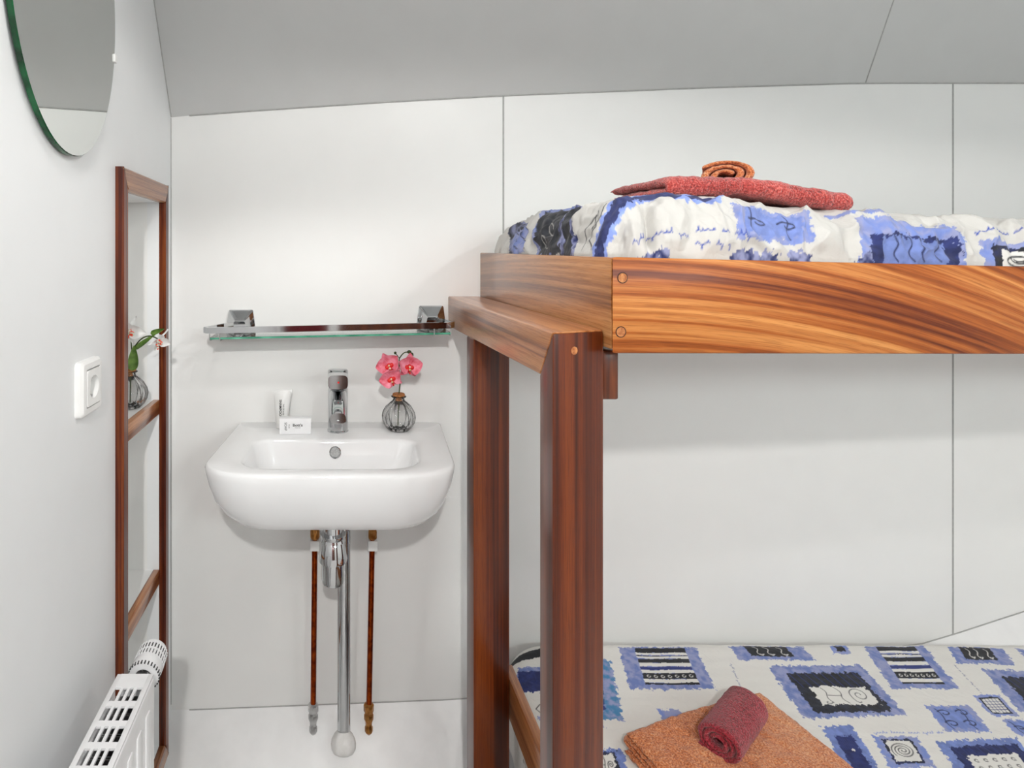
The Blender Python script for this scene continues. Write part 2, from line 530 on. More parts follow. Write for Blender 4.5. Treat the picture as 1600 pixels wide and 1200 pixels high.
class Print:
    """cotton print evaluated in flat cloth coordinates (metres)."""

    def __init__(self, u, v):
        self.u, self.v = u.ravel(), v.ravel()
        self.c = np.tile(WHITE, (self.u.size, 1))
        k = fnoise(self.u * 4, self.v * 60, 1.0, 90, 2)[:, None]
        self.c = self.c * (1 + 0.03 * k)

    def local(self, q):
        q = np.array(q, float)
        e1 = (q[1] - q[0] + q[2] - q[3]) / 2
        e2 = (q[3] - q[0] + q[2] - q[1]) / 2
        o = q.mean(0) - e1 / 2 - e2 / 2
        return o, e1, e2

    def st(self, q):
        o, e1, e2 = self.local(q)
        det = e1[0] * e2[1] - e1[1] * e2[0]
        du, dv = self.u - o[0], self.v - o[1]
        s, t = (du * e2[1] - dv * e2[0]) / det, (e1[0] * dv - e1[1] * du) / det
        return s, t, np.hypot(*e1), np.hypot(*e2)

    def inside(self, q, ins=(0, 1, 0, 1), amp=0.006, f=150, seed=0):
        s, t, w, h = self.st(q)
        d = np.minimum(np.minimum((s - ins[0]) * w, (ins[1] - s) * w), np.minimum((t - ins[2]) * h, (ins[3] - t) * h))
        return d + amp * fnoise(self.u, self.v, f, seed, 3) > 0

    def fill(self, m, col, col2=None, f=90, seed=1, k=1.6):
        if col2 is None:
            self.c[m] = col
        else:
            n = np.clip(0.5 + k * fnoise(self.u[m], self.v[m], f, seed, 3), 0, 1)[:, None]
            self.c[m] = col * (1 - n) + col2 * n

    def patch(self, q, col, col2=None, ins=(0, 1, 0, 1), amp=0.006, f=150, seed=0, k=1.6):
        self.fill(self.inside(q, ins, amp, f, seed), col, col2, 90, seed + 3, k)

    def line(self, pts, w, col):
        p = np.array(pts, float)
        m = (self.u > p[:, 0].min() - .01) & (self.u < p[:, 0].max() + .01) & (self.v > p[:, 1].min() - .01) & (self.v < p[:, 1].max() + .01)
        i = np.nonzero(m)[0]
        if not len(i): return
        d = np.full(len(i), 9.0)
        x, y = self.u[i], self.v[i]
        for a, b in zip(p, p[1:]):
            e = b - a
            L = e @ e + 1e-12
            t = np.clip(((x - a[0]) * e[0] + (y - a[1]) * e[1]) / L, 0, 1)
            d = np.minimum(d, np.hypot(x - a[0] - t * e[0], y - a[1] - t * e[1]))
        k = np.clip((w / 2 + 0.0008 - d) / 0.0012, 0, 1)[:, None]
        self.c[i] = self.c[i] * (1 - k) + np.asarray(col) * k

    def lline(self, q, pts, w, col):
        o, e1, e2 = self.local(q)
        self.line([o + e1 * s + e2 * t for s, t in pts], w, col)

    def scrawl(self, a, b, size, col, seed=0, w=0.0013):
        """illegible running handwriting from a to b."""
        a, b = np.array(a), np.array(b)
        e = b - a
        L = np.hypot(*e)
        e = e / L
        nrm = np.array([-e[1], e[0]])
        rnd = random.Random(seed)
        t, left, pts = 0.0, rnd.randint(3, 6), []
        while t < L:
            wd = size * rnd.uniform(0.5, 1.1)
            amp = size * rnd.choice((0.28, 0.3, 0.34, 0.7, -0.6))
            lean = size * rnd.uniform(0.05, 0.3)
            for k in range(8):
                ph = 2 * math.pi * k / 8
                hgt = amp * (1 - math.cos(ph)) / 2
                pts.append(a + e * (t + wd * k / 8 + lean * math.sin(ph) + 0.25 * hgt) - nrm * hgt)
            t += wd
            left -= 1
            if left == 0:
                self.line(pts, w, col); pts = []; t += size * 0.9; left = rnd.randint(2, 6)
        if len(pts) > 1: self.line(pts, w, col)


def curl(cx, cy, r, a0, turns, n=26, asp=1.0, r1=0.15):
    return [(cx + r * (1 - (1 - r1) * i / n) * math.cos(a0 + turns * 2 * math.pi * i / n), cy + asp * r * (1 - (1 - r1) * i / n) * math.sin(a0 + turns * 2 * math.pi * i / n)) for i in range(n + 1)]


def wave(x0, y0, x1, y1, amp, n=2, k=24):
    return [(x0 + (x1 - x0) * i / k + amp * math.sin(n * 2 * math.pi * i / k), y0 + (y1 - y0) * i / k) for i in range(k + 1)]


def pat_stripes(P, q, seed):
    P.patch(q, LILA, PERI * 0.8, amp=0.009, seed=seed)
    rows = [(0.03, 0.15, DARK), (0.15, 0.2, WHITE), (0.22, 0.24, DARK), (0.24, 0.29, WHITE), (0.30, 0.40, DARK), (0.40, 0.48, WHITE), (0.49, 0.57, NAVY), (0.57, 0.64, WHITE), (0.64, 0.78, DARK), (0.78, 0.86, WHITE), (0.86, 0.90, DARK)]
    for a, b, c in rows:
        P.patch(q, c, ins=(0.2, 0.84, a, b), amp=0.0025, f=90, seed=seed + 7)
    for i in range(7):
        P.lline(q, curl(0.27 + i * 0.085, 0.71, 0.022, 0, 0.8, 8, 1.4, 0.8), 0.0012, WHITE)


def pat_frame(P, q, seed, wi=(0.3, 0.8, 0.44, 0.78), di=(0.14, 0.9, 0.16, 0.92), curls=True, dark=DARK, peri=LILA):
    P.patch(q, peri, PERI * 0.75, amp=0.010, seed=seed)
    P.patch(q, dark, dark * 1.5 + NAVY * 0.08, ins=di, amp=0.008, seed=seed + 2)
    for i in range(9):
        s = di[0] + (di[1] - di[0]) * (i + 0.5) / 9
        P.lline(q, [(s - 0.02, di[2]), (s + 0.03, wi[2])], 0.0014, NAVY)
    P.patch(q, WHITE, ins=wi, amp=0.007, seed=seed + 5)
    if curls:
        a, b, c, d = wi
        w, h = b - a, d - c
        P.lline(q, wave(a + .18 * w, c + .08 * h, a + .22 * w, d - .1 * h, 0.03 * w, 1) + curl(a + .14 * w, d - .14 * h, .07 * w, 0, .7), 0.0014, DARK)
        P.lline(q, wave(a + .42 * w, c + .05 * h, a + .5 * w, d - .08 * h, 0.04 * w, 1), 0.0014, DARK)
        P.lline(q, [(a + .22 * w, c + .5 * h), (a + .45 * w, c + .5 * h)], 0.0013, DARK)
        P.lline(q, curl(a + .78 * w, c + .48 * h, .16 * w, math.pi, 1.5, 30, 1.5) , 0.0014, DARK)
        P.lline(q, arc2((a + .62 * w, c + .5 * h), (a + .62 * w, d), (a + .72 * w, d - .12 * h)), 0.0014, DARK)


def arc2(a, b, c, n=10):
    return [((1 - t) ** 2 * a[0] + 2 * t * (1 - t) * b[0] + t * t * c[0], (1 - t) ** 2 * a[1] + 2 * t * (1 - t) * b[1] + t * t * c[1]) for t in (i / n for i in range(n + 1))]


def pat_band(P, q, seed):
    P.patch(q, LILA, PERI * 0.8, amp=0.009, seed=seed)
    P.patch(q, DARK, DARK * 1.4, ins=(0.2, 0.76, 0.0, 0.76), amp=0.004, seed=seed + 1)
    for s in (0.3, 0.44, 0.62):
        P.lline(q, wave(s, 0.1, s + 0.06, 0.7, 0.03, 1) + curl(s + 0.05, 0.6, 0.04, 0, 0.6, 8), 0.0013, WHITE)


def pat_peri(P, q, seed, n=2, col=BLUE, dens=2):
    P.patch(q, PERI, LILA, amp=0.009, seed=seed)
    P.patch(q, PERI * 0.86, PERI * 1.05, ins=(0.12, 0.88, 0.12, 0.86), amp=0.01, seed=seed + 4)
    for i in range(n):
        for j in range(dens):
            cx, cy = (i + 0.5) / n * 0.8 + 0.1, (j + 0.5) / dens * 0.8 + 0.1
            P.lline(q, curl(cx, cy, 0.15, 3.6, 0.9, 18, 0.9, 0.25), 0.0022, DARK * 1.2 + NAVY * 0.3)
        P.lline(q, wave((i + .3) / n, 0.12, (i + .5) / n, 0.9, 0.03, 1), 0.0018, DARK * 1.2 + NAVY * 0.3)


def pat_spiral(P, q, seed):
    P.patch(q, PERI, LILA, amp=0.008, seed=seed)
    P.patch(q, DARK, NAVY * 0.5, ins=(0.17, 0.83, 0.1, 0.88), amp=0.005, seed=seed + 1)
    P.patch(q, WHITE, ins=(0.22, 0.78, 0.15, 0.80), amp=0.004, seed=seed + 2)
    P.lline(q, curl(0.5, 0.47, 0.25, 2.5, 3.2, 60, 1.0, 0.1), 0.0015, DARK)


def pat_hatch(P, q, seed):
    P.patch(q, LILA, PERI, amp=0.006, seed=seed)
    P.patch(q, DARK, ins=(0.12, 0.88, 0.1, 0.9), amp=0.002, seed=seed + 1)
    P.patch(q, WHITE * 0.95, ins=(0.18, 0.82, 0.17, 0.84), amp=0.002, seed=seed + 2)
    for i in range(1, 5):
        P.lline(q, [(0.18 + i * 0.13, 0.18), (0.18 + i * 0.13, 0.84)], 0.0009, NAVY)
        P.lline(q, [(0.18, 0.17 + i * 0.13), (0.82, 0.17 + i * 0.13)], 0.0009, NAVY)


LOQ = {
    'A': [(0.742, 0.063), (0.945, 0.061), (0.910, 0.199), (0.707, 0.192)],
    'B': [(1.035, 0.058), (1.230, 0.054), (1.224, 0.107), (1.028, 0.104)],
    'C': [(1.301, 0.052), (1.345, 0.054), (1.331, 0.084), (1.288, 0.085)],
    'D': [(1.391, 0.051), (1.549, 0.054), (1.498, 0.194), (1.340, 0.193)],
    'E': [(1.607, 0.059), (1.750, 0.064), (1.716, 0.119), (1.575, 0.117)],
    'F': [(1.786, 0.067), (1.879, 0.070), (1.865, 0.110), (1.767, 0.100)],
    'G': [(1.077, 0.127), (1.335, 0.118), (1.294, 0.268), (1.073, 0.274)],
    'Hh': [(1.614, 0.135), (1.856, 0.144), (1.802, 0.268), (1.576, 0.258)],
    'I': [(1.372, 0.238), (1.473, 0.244), (1.450, 0.308), (1.348, 0.311)],
    'J': [(1.512, 0.214), (1.572, 0.214), (1.558, 0.268), (1.495, 0.267)],
    'K': [(1.178, 0.318), (1.271, 0.323), (1.246, 0.392), (1.145, 0.396)],
    'L': [(1.301, 0.333), (1.489, 0.325), (1.443, 0.432), (1.264, 0.438)],
    'Mm': [(1.085, 0.297), (1.151, 0.295), (1.125, 0.403), (1.046, 0.409)],
    'N': [(1.510, 0.276), (1.581, 0.281), (1.576, 0.322), (1.496, 0.319)],
    'O': [(0.620, 0.104), (0.702, 0.105), (0.649, 0.282), (0.571, 0.275)],
    'P': [(0.448, 0.127), (0.612, 0.128), (0.575, 0.197), (0.440, 0.206)],
    'Q': [(0.538, 0.349), (0.613, 0.349), (0.597, 0.417), (0.519, 0.417)],
    'R': [(0.741, 0.252), (0.790, 0.251), (0.789, 0.290), (0.739, 0.290)],
    'S': [(0.456, 0.113), (0.520, 0.088), (0.628, 0.069), (0.514, 0.106)],
    'ln1': [(1.000, 0.117), (0.992, 0.148), (0.973, 0.196), (0.992, 0.148)],
    'ln2': [(1.560, 0.123), (1.545, 0.166), (1.537, 0.206), (1.542, 0.170)],
    'ln3': [(1.187, 0.312), (1.268, 0.307), (1.348, 0.312), (1.267, 0.308)],
    'sw': [(0.452, 0.230), (0.474, 0.221), (0.483, 0.241), (0.448, 0.256)],
    'side': [(0.336, 0.240), (0.348, 0.276), (0.352, 0.304), (0.300, 0.241)],
}
UPQ = {
    '1': [(0.429, 0.177), (0.456, 0.222), (0.371, 0.381), (0.375, 0.203)],
    '2': [(0.458, 0.309), (0.463, 0.471), (0.370, 0.578), (0.370, 0.442)],
    '3': [(0.464, 0.489), (0.454, 0.644), (0.369, 0.652), (0.369, 0.610)],
    '4': [(0.543, 0.703), (0.509, 0.663), (0.454, 0.688), (0.432, 0.684)],
    '4b': [(0.432, 0.684), (0.401, 0.703), (0.390, 0.717), (0.401, 0.703)],
    '5': [(0.412, 0.618), (0.437, 0.650), (0.388, 0.662), (0.427, 0.676)],
    '6': [(0.631, 0.715), (0.757, 0.715), (0.747, 0.765), (0.610, 0.764)],
    '7': [(0.831, 0.720), (1.042, 0.713), (1.007, 0.785), (0.832, 0.785)],
    '8': [(1.059, 0.747), (1.202, 0.753), (1.194, 0.784), (1.050, 0.786)],
    '9': [(0.826, 0.668), (0.884, 0.713), (0.885, 0.716), (0.831, 0.697)],
    'w1': [(0.431, 0.749), (0.514, 0.769), (0.606, 0.766), (0.539, 0.773)],
    'w2': [(1.065, 0.738), (1.092, 0.738), (1.140, 0.733), (1.092, 0.738)],
    'd': [(0.453, 0.777), (0.624, 0.782), (0.826, 0.784), (0.384, 0.719)],
}


def print_lower(u, v):
    P = Print(u, v)
    L = LOQ
    pat_stripes(P, L['A'], 1); pat_stripes(P, L['D'], 2)
    pat_band(P, L['B'], 3); pat_band(P, L['E'], 4); pat_band(P, L['F'], 5)
    P.patch(L['C'], LILA, PERI, amp=0.006, seed=6); P.patch(L['C'], DARK, ins=(.3, .8, .1, .8), amp=0.006, seed=7)
    pat_frame(P, L['G'], 8, (0.27, 0.84, 0.44, 0.78)); pat_frame(P, L['Hh'], 9)
    pat_peri(P, L['I'], 10); pat_hatch(P, L['J'], 11); pat_spiral(P, L['K'], 12)
    pat_frame(P, L['L'], 13, (0.24, 0.84, 0.34, 0.86), (0.12, 0.94, 0.14, 0.95), False, NAVY * 0.45, PERI)
    for i in range(5):
        for j in range(3):
            P.lline(L['L'], curl(0.32 + i * 0.11, 0.45 + j * 0.15, 0.03, 1, 0.8, 8, 1.2, 0.5), 0.0014, DARK)
    pat_frame(P, L['Mm'], 14, (0.55, 0.6, 0.5, 0.52), (0.25, 0.8, 0.2, 1.2), False, NAVY * 0.5, PERI)
    pat_peri(P, L['N'], 15, 2, BLUE, 1)
    P.patch(L['O'], LILA, TEAL, amp=0.009, seed=16); P.patch(L['O'], TEAL * 0.5, NAVY, ins=(0.05, .55, .3, .85), amp=0.008, seed=17)
    pat_frame(P, L['P'], 18, (0.5, 0.52, 0.5, 0.52), (0.02, .98, .16, 1), False, NAVY * 0.6)
    pat_frame(P, L['Q'], 19, (0.2, 0.7, 0.2, 0.9), (0.1, 0.8, 0.1, 1), True, DARK, PERI)
    P.patch(L['R'], PERI, LILA, amp=0.008, seed=20)
    P.patch([(0.40, 0.098), (0.66, 0.036), (0.66, 0.062), (0.40, 0.124)], DARK, amp=0.004, seed=21)
    P.scrawl(L['ln1'][0], L['ln1'][2], 0.006, LILA * 0.7, 3, 0.0009)
    P.scrawl(L['ln2'][0], L['ln2'][2], 0.004, LILA * 0.6, 4, 0.0008)
    P.scrawl(L['ln3'][0], L['ln3'][2], 0.007, PERI, 5, 0.0011)
    P.line([(0.50, 0.236), (0.475, 0.238), (0.462, 0.25), (0.47, 0.262), (0.482, 0.258)], 0.0018, DARK)
    P.patch([(.46, .275), (.60, .262), (.60, .30), (.46, .305)], NAVY, LILA, amp=0.008, seed=24)
    for k, (a, b) in enumerate(((.352, .30), (.362, .35), (.345, .38), (.366, .42), (.35, .46), (.368, .5))):
        P.line([(a + 0.012 * x, b + 0.012 * y) for x, y in curl(0, 0, 1, k, 1.2, 18, 1.3)], 0.0016, DARK)
    # the rest of the cloth, away from the towel
    pat_peri(P, [(0.62, 0.43), (0.74, 0.43), (0.72, 0.53), (0.60, 0.53)], 30)
    pat_frame(P, [(1.12, 0.50), (1.36, 0.50), (1.33, 0.64), (1.09, 0.64)], 31)
    pat_stripes(P, [(1.50, 0.46), (1.70, 0.46), (1.66, 0.60), (1.46, 0.60)], 32)
    pat_stripes(P, [(0.60, 0.62), (0.80, 0.62), (0.77, 0.75), (0.57, 0.75)], 33)
    pat_spiral(P, [(0.92, 0.66), (1.02, 0.66), (1.0, 0.75), (0.90, 0.75)], 34)
    pat_frame(P, [(1.74, 0.34), (1.92, 0.34), (1.89, 0.48), (1.71, 0.48)], 35)
    return P.c


def print_upper(u, v):
    P = Print(u, v)
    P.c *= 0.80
    U = UPQ
    q = U['1']
    P.patch(q, LILA * 0.8, DARK * 2, amp=0.01, seed=1); P.patch(q, PERI * 0.8, LILA, ins=(.2, .95, .35, 1.1), amp=0.008, seed=2)
    P.lline(q, wave(.4, .4, .5, .95, .05, 2), 0.0014, DARK); P.lline(q, wave(.7, .4, .8, .95, .05, 2), 0.0014, DARK)
    q = U['2']
    P.patch(q, LILA, PERI * 0.8, ins=(-.1, 1.1, -.35, 1.05), amp=0.01, seed=3)
    P.patch(q, DARK * 2, DARK, ins=(0, 1, -.1, 1.05), amp=0.014, seed=4)
    P.lline(q, curl(.55, .55, .2, 0, 1.1, 20, 1.0), 0.0014, WHITE * .6); P.lline(q, curl(.3, .8, .14, 1, 1.1, 20, 1.0), 0.0012, WHITE * .6)
    q = U['3']
    P.patch(q, LILA, NAVY * 0.6, ins=(-.35, .3, -.1, 1.1), amp=0.012, seed=5)
    P.patch(q, DARK, DARK * 2.2, ins=(-.15, .2, 0, 1.1), amp=0.010, seed=6)
    pts = [(0.372, 0.640), (0.40, 0.632), (0.425, 0.655), (0.405, 0.668), (0.385, 0.655), (0.374, 0.680)]
    P.line(pts, 0.0022, DARK)
    P.line([(0.44, 0.66), (0.42, 0.672), (0.40, 0.66), (0.43, 0.645)], 0.0018, DARK)
    band = [(0.60, 0.692), (0.545, 0.690), (0.50, 0.668), (0.462, 0.682), (0.430, 0.692), (0.401, 0.700), (0.375, 0.712)]
    n = 0.010 * fnoise(P.u, P.v, 120, 44, 3)
    for w, col in ((0.042, PERI), (0.026, NAVY * 0.55)):
        p = np.array(band); d = np.full(P.u.size, 9.0)
        for a, b in zip(p, p[1:]):
            e = b - a; t = np.clip(((P.u - a[0]) * e[0] + (P.v - a[1]) * e[1]) / (e @ e), 0, 1)
            d = np.minimum(d, np.hypot(P.u - a[0] - t * e[0], P.v - a[1] - t * e[1]))
        P.fill(d + n < w / 2, col, col * 1.3 + LILA * 0.05)
    pat_peri(P, U['6'], 8, 2, BLUE, 1)
    q = U['7']
    P.patch(q, PERI, LILA, ins=(0, 1, 0, 1.2), amp=0.009, seed=9)
    P.patch(q, NAVY * 0.45, NAVY * 0.9, ins=(.1, .94, .42, 1.3), amp=0.010, seed=10)
    P.patch(q, PERI * 0.72, PERI * 0.95, ins=(.2, .84, .52, 1.3), amp=0.008, seed=11)
    for s in (.3, .45, .55, .72): P.lline(q, wave(s, .5, s + .05, 1.0, .03, 1), 0.002, NAVY * 0.4)
    q = U['8']
    P.patch(q, PERI, LILA, ins=(0, 1, -.05, 1.3), amp=0.008, seed=12)
    P.patch(q, DARK, NAVY * .5, ins=(.13, .8, .25, 1.3), amp=0.006, seed=13)
    P.patch(q, WHITE, ins=(.24, .72, .40, 1.3), amp=0.004, seed=14)
    P.lline(q, curl(.47, .9, .17, 0, 1.0, 24, 1.3, 1.0), 0.0022, DARK); P.lline(q, curl(.47, .8, .12, 1, 1.3, 24, 1.6, .5), 0.0022, DARK)
    P.patch([(0.80, 0.690), (0.92, 0.702), (0.92, 0.712), (0.80, 0.704)], PERI, LILA, amp=0.006, seed=15)
    P.scrawl((0.435, 0.757), (0.535, 0.764), 0.009, BLUE, 3, 0.0011); P.scrawl((0.55, 0.757), (0.635, 0.762), 0.009, BLUE, 4, 0.0011)
    P.scrawl((0.545, 0.772), (0.60, 0.773), 0.009, BLUE, 6, 0.0011)
    P.scrawl((1.055, 0.735), (1.15, 0.733), 0.007, BLUE, 5, 0.0014)
    for k, (a, b) in enumerate(((.43, .50), (.60, .68), (.70, .74), (.82, .84), (.26, .30))):
        P.patch([(a, .778), (b, .778), (b, .81), (a, .81)], NAVY * .7, LILA, amp=0.012, seed=20 + k)
    for k, (x, y) in enumerate(((1.3, .72), (1.6, .73), (1.9, .72), (.75, .45), (1.1, .42), (1.5, .40), (1.85, .45))):
        q = [(x, y), (x + .17, y), (x + .16, y + .11), (x - .01, y + .11)]
        (pat_peri, pat_frame, pat_stripes)[k % 3](P, q, 40 + k)
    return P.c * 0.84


def cloth_object(name, us, vs, fn, paint, qmax, base, parent=None):
    U, V = np.meshgrid(us, vs)
    X, O, Z, q = fn(U, V)
    col = paint(U, V)
    co = np.stack([X.ravel(), -O.ravel(), Z.ravel() + H], 1) - np.array(base)
    nr, nc = U.shape
    keep = np.minimum.reduce([q[:-1, :-1], q[1:, :-1], q[:-1, 1:], q[1:, 1:]]) < qmax
    idx = np.arange(nr * nc).reshape(nr, nc)
    F = np.stack([idx[:-1, :-1][keep], idx[:-1, 1:][keep], idx[1:, 1:][keep], idx[1:, :-1][keep]], 1)
    used = np.unique(F)
    remap = np.full(nr * nc, -1); remap[used] = np.arange(len(used))
    co, col, F = co[used], col[used], remap[F][:, ::-1]
    me = bpy.data.meshes.new(name)
    me.vertices.add(len(co)); me.vertices.foreach_set('co', co.ravel())
    me.loops.add(F.size); me.loops.foreach_set('vertex_index', F.ravel())
    me.polygons.add(len(F)); me.polygons.foreach_set('loop_start', np.arange(len(F)) * 4)
    me.update(calc_edges=True)
    me.polygons.foreach_set('use_smooth', [True] * len(F))
    at = me.attributes.new('print', 'FLOAT_COLOR', 'POINT')
    at.data.foreach_set('color', np.concatenate([np.clip(col, 0, 1), np.ones((len(col), 1))], 1).ravel())
    me.materials.append(M['cloth'])
    o = bpy.data.objects.new(name, me)
    if parent: o.parent = parent
    else: o.location = base
    COL.objects.link(o)
    return o


# ------------------------------------------------------------------ the room
XL, XR, OF = -0.451, 2.45, 3.30
FL = -H
CEILX = [(-0.70, 0.35), (-0.451, 0.383), (-0.218, 0.40), (0.13, 0.423), (0.458, 0.441), (1.0, 0.462), (1.43, 0.475), (1.88, 0.475), (2.6, 0.465)]
HULLX = [(-0.70, -1.245), (-0.451, -1.237), (0.36, -1.205), (1.0, -1.135), (1.616, -1.052), (1.878, -0.966), (2.1, -0.90), (2.6, -0.84)]
SL = 1.64           # rise of the sloping ceiling panel per metre out from the wall
LS = 1.25           # fall of the sloping hull panel


def strip(xs, fa, fb, thick, down):
    """surface between two lines over xs, with thickness."""
    bm = bmesh.new()
    A = [fa(x) for x in xs]; B = [fb(x) for x in xs]
    va = [bm.verts.new(p) for p in A]; vb = [bm.verts.new(p) for p in B]
    wa = [bm.verts.new(p + down * thick) for p in A]; wb = [bm.verts.new(p + down * thick) for p in B]
    for i in range(len(xs) - 1):
        bm.faces.new((va[i], va[i + 1], vb[i + 1], vb[i]))
        bm.faces.new((wa[i], wb[i], wb[i + 1], wa[i + 1]))
        bm.faces.new((va[i], wa[i], wa[i + 1], va[i + 1]))
        bm.faces.new((vb[i], vb[i + 1], wb[i + 1], wb[i]))
    bm.faces.new((va[0], vb[0], wb[0], wa[0])); bm.faces.new((va[-1], wa[-1], wb[-1], vb[-1]))
    return bm


def zc(x): return float(np.interp(x, [p[0] for p in CEILX], [p[1] for p in CEILX]))
def zh(x): return float(np.interp(x, [p[0] for p in HULLX], [p[1] for p in HULLX]))


xs = list(np.linspace(-0.70, 2.6, 34))
bm = bmesh.new(); box(bm, -0.70, 2.6, -0.10, 0.0, -1.5, 0.6)
struct('wall_back', bm, M['wall'])
bm = strip(xs, lambda x: W(x, -0.02, zc(x) - 0.02 * SL), lambda x: W(x, (CEIL - zc(x)) / SL, CEIL), 0.03, Vector((0, 0.8, 0.5)))
box(bm, -0.70, 2.6, 0.17, OF + 0.1, CEIL, CEIL + 0.05)
struct('ceiling', bm, M['ceil'])
bm = strip(xs, lambda x: W(x, -0.02, zh(x) + 0.02 * LS), lambda x: W(x, (zh(x) - FL) / LS + 0.01, FL - 0.012), 0.03, Vector((0, 0.6, -0.7)))
struct('wall_lower_hull', bm, M['hull'])
bm = bmesh.new(); box(bm, -0.70, 2.6, -0.1, OF + 0.1, FL - 0.06, FL)
struct('floor', bm, M['floor'])
NO0, NO1, NZ0, NZ1 = 0.108, 0.380, -1.245, 0.139      # niche opening in the side wall
bm = bmesh.new()
box(bm, XL - 0.03, XL, -0.02, NO0, -1.5, 1.2); box(bm, XL - 0.03, XL, NO1, OF + 0.1, -1.5, 1.2)
box(bm, XL - 0.03, XL, NO0, NO1, NZ1, 1.2); box(bm, XL - 0.03, XL, NO0, NO1, -1.5, NZ0)
struct('wall_left', bm, M['wall_side'])
bm = bmesh.new(); box(bm, XR, XR + 0.1, -0.02, OF + 0.1, -1.5, 1.2)
struct('wall_right', bm, M['wall'])
bm = bmesh.new()
box(bm, -0.70, FILL_WIN[0], OF, OF + 0.1, -1.5, 1.2); box(bm, FILL_WIN[1], 2.6, OF, OF + 0.1, -1.5, 1.2)
box(bm, FILL_WIN[0], FILL_WIN[1], OF, OF + 0.1, -1.5, FILL_WIN[2]); box(bm, FILL_WIN[0], FILL_WIN[1], OF, OF + 0.1, FILL_WIN[3], 1.2)
struct('wall_front', bm, M['wall'])
bm = bmesh.new()
for x0, x1, z0, z1 in ((FILL_WIN[0] - .04, FILL_WIN[0] + .02, FILL_WIN[2] - .04, FILL_WIN[3] + .04), (FILL_WIN[1] - .02, FILL_WIN[1] + .04, FILL_WIN[2] - .04, FILL_WIN[3] + .04), (FILL_WIN[0], FILL_WIN[1], FILL_WIN[2] - .04, FILL_WIN[2] + .02), (FILL_WIN[0], FILL_WIN[1], FILL_WIN[3] - .02, FILL_WIN[3] + .04), (1.60, 1.64, FILL_WIN[2], FILL_WIN[3])):
    box(bm, x0, x1, OF - 0.02, OF + 0.02, z0, z1, 0.004)
w1 = struct('fill_window_1', bm, M['dark_wood'])  # frame of the added opening, out of view, admitting fill daylight
bm = bmesh.new(); box(bm, FILL_WIN[0], FILL_WIN[1], OF + 0.03, OF + 0.036, FILL_WIN[2], FILL_WIN[3])
obj('fill_window_glass', bm, M['shelf_glass'], w1)
# the cabin door behind the viewer, a recess-panelled mahogany leaf in a frame
bm = bmesh.new()
box(bm, 0.02, 0.78, OF - 0.03, OF, FL, 0.52, 0.004); box(bm, 0.20, 0.68, OF - 0.036, OF - 0.03, -1.2, -0.55, 0.003); box(bm, 0.20, 0.68, OF - 0.036, OF - 0.03, -0.4, 0.4, 0.003)
d1 = struct('door_1', bm, M['dark_wood'])
bm = bmesh.new(); lathe(bm, W(0.16, OF - 0.036, -0.42), (0, 1, 0), [(0.022, 0), (0.022, 0.004), (0.009, 0.008), (0.009, 0.045)], 16); tube(bm, [W(0.16, OF - 0.08, -0.42), W(0.27, OF - 0.08, -0.42)], 0.008)
obj('door_handle', bm, M['chrome'], d1)

# a dark red curtain hangs beside the door, seen only as a streak in the chrome
bm = bmesh.new()
n = 60
loft(bm, [[W(-0.40 + 0.34 * i / n, OF - 0.06 + 0.018 * math.sin(i * 0.9), z) for i in range(n + 1)] + [W(-0.40 + 0.34 * i / n, OF - 0.05 + 0.018 * math.sin(i * 0.9), z) for i in range(n, -1, -1)] for z in (FL + 0.05, 0.6)])
tag(obj('curtain', bm, M['curtain'], None, W(-0.23, OF - 0.06, FL)), 'dark red curtain hanging beside the wooden cabin door', 'curtain')


def seam(name, pts, w, up=0.0006):
    """joint profile along pts."""
    bm = bmesh.new(); tube(bm, pts, w, 8)
    return struct(name, bm, M['seam'])


def wall_joint(name, px, w=0.0022):
    bm = bmesh.new(); box(bm, px - w, px + w, -0.005, 0.0012, zh(px), zc(px), 0.0005, 1)
    return struct(name, bm, M['seam'])


wall_joint('trim_1', 0.457)
wall_joint('trim_2', 1.684)
seam('trim_3', [W(x, 0.001, zc(x)) for x in xs if x > -0.46] , 0.0022)
seam('trim_4', [W(XL + 0.0008, o, zc(XL) + SL * o) for o in (0.0, 0.08, 0.16, 0.235)], 0.0022)
seam('trim_5', [W(XL + 0.0005, 0.0005, z) for z in (-1.22, -0.5, 0.38)], 0.0014)
seam('trim_6', [W(1.445 - 0.23 * o, o, zc(1.445) + SL * o) for o in (0.0, 0.09, 0.18)], 0.0018)
seam('trim_7', [W(x, 0.0005, zh(x)) for x in xs if -0.46 < x], 0.0016)

# ------------------------------------------------------------------ ceiling spots
for i, (lx, lo, pw) in enumerate(LAMPS):
    t = thing('ceiling_spot', W(lx, lo, CEIL), ['round recessed ceiling spot above the upper bunk end', 'round recessed ceiling spot above the washbasin', 'added round ceiling spot brightening the bunk side, above the cabin floor', 'round recessed ceiling spot near the cabin door'][i], 'light', 'recessed ceiling spots')
    bm = bmesh.new(); lathe(bm, W(lx, lo, CEIL), (0, 0, -1), [(0.048, 0), (0.048, 0.004), (0.036, 0.007), (0.034, 0.003), (0.034, 0)], 32, cap0=False, cap1=False)
    obj('trim_ring', bm, M['chrome'], t)
    bm = bmesh.new(); lathe(bm, W(lx, lo, CEIL), (0, 0, -1), [(0.034, 0), (0.034, 0.002)], 24)
    obj('lens', bm, M['lens'], t)
    ld = bpy.data.lights.new('spot_light', 'SPOT')
    ld.energy = pw; ld.color = LAMP_COL; ld.spot_size = math.radians(155); ld.spot_blend = 0.12; ld.shadow_soft_size = 0.04
    lo_ = bpy.data.objects.new('spot_light', ld); COL.objects.link(lo_); lo_.parent = t; lo_.location = (0, 0, -0.046)

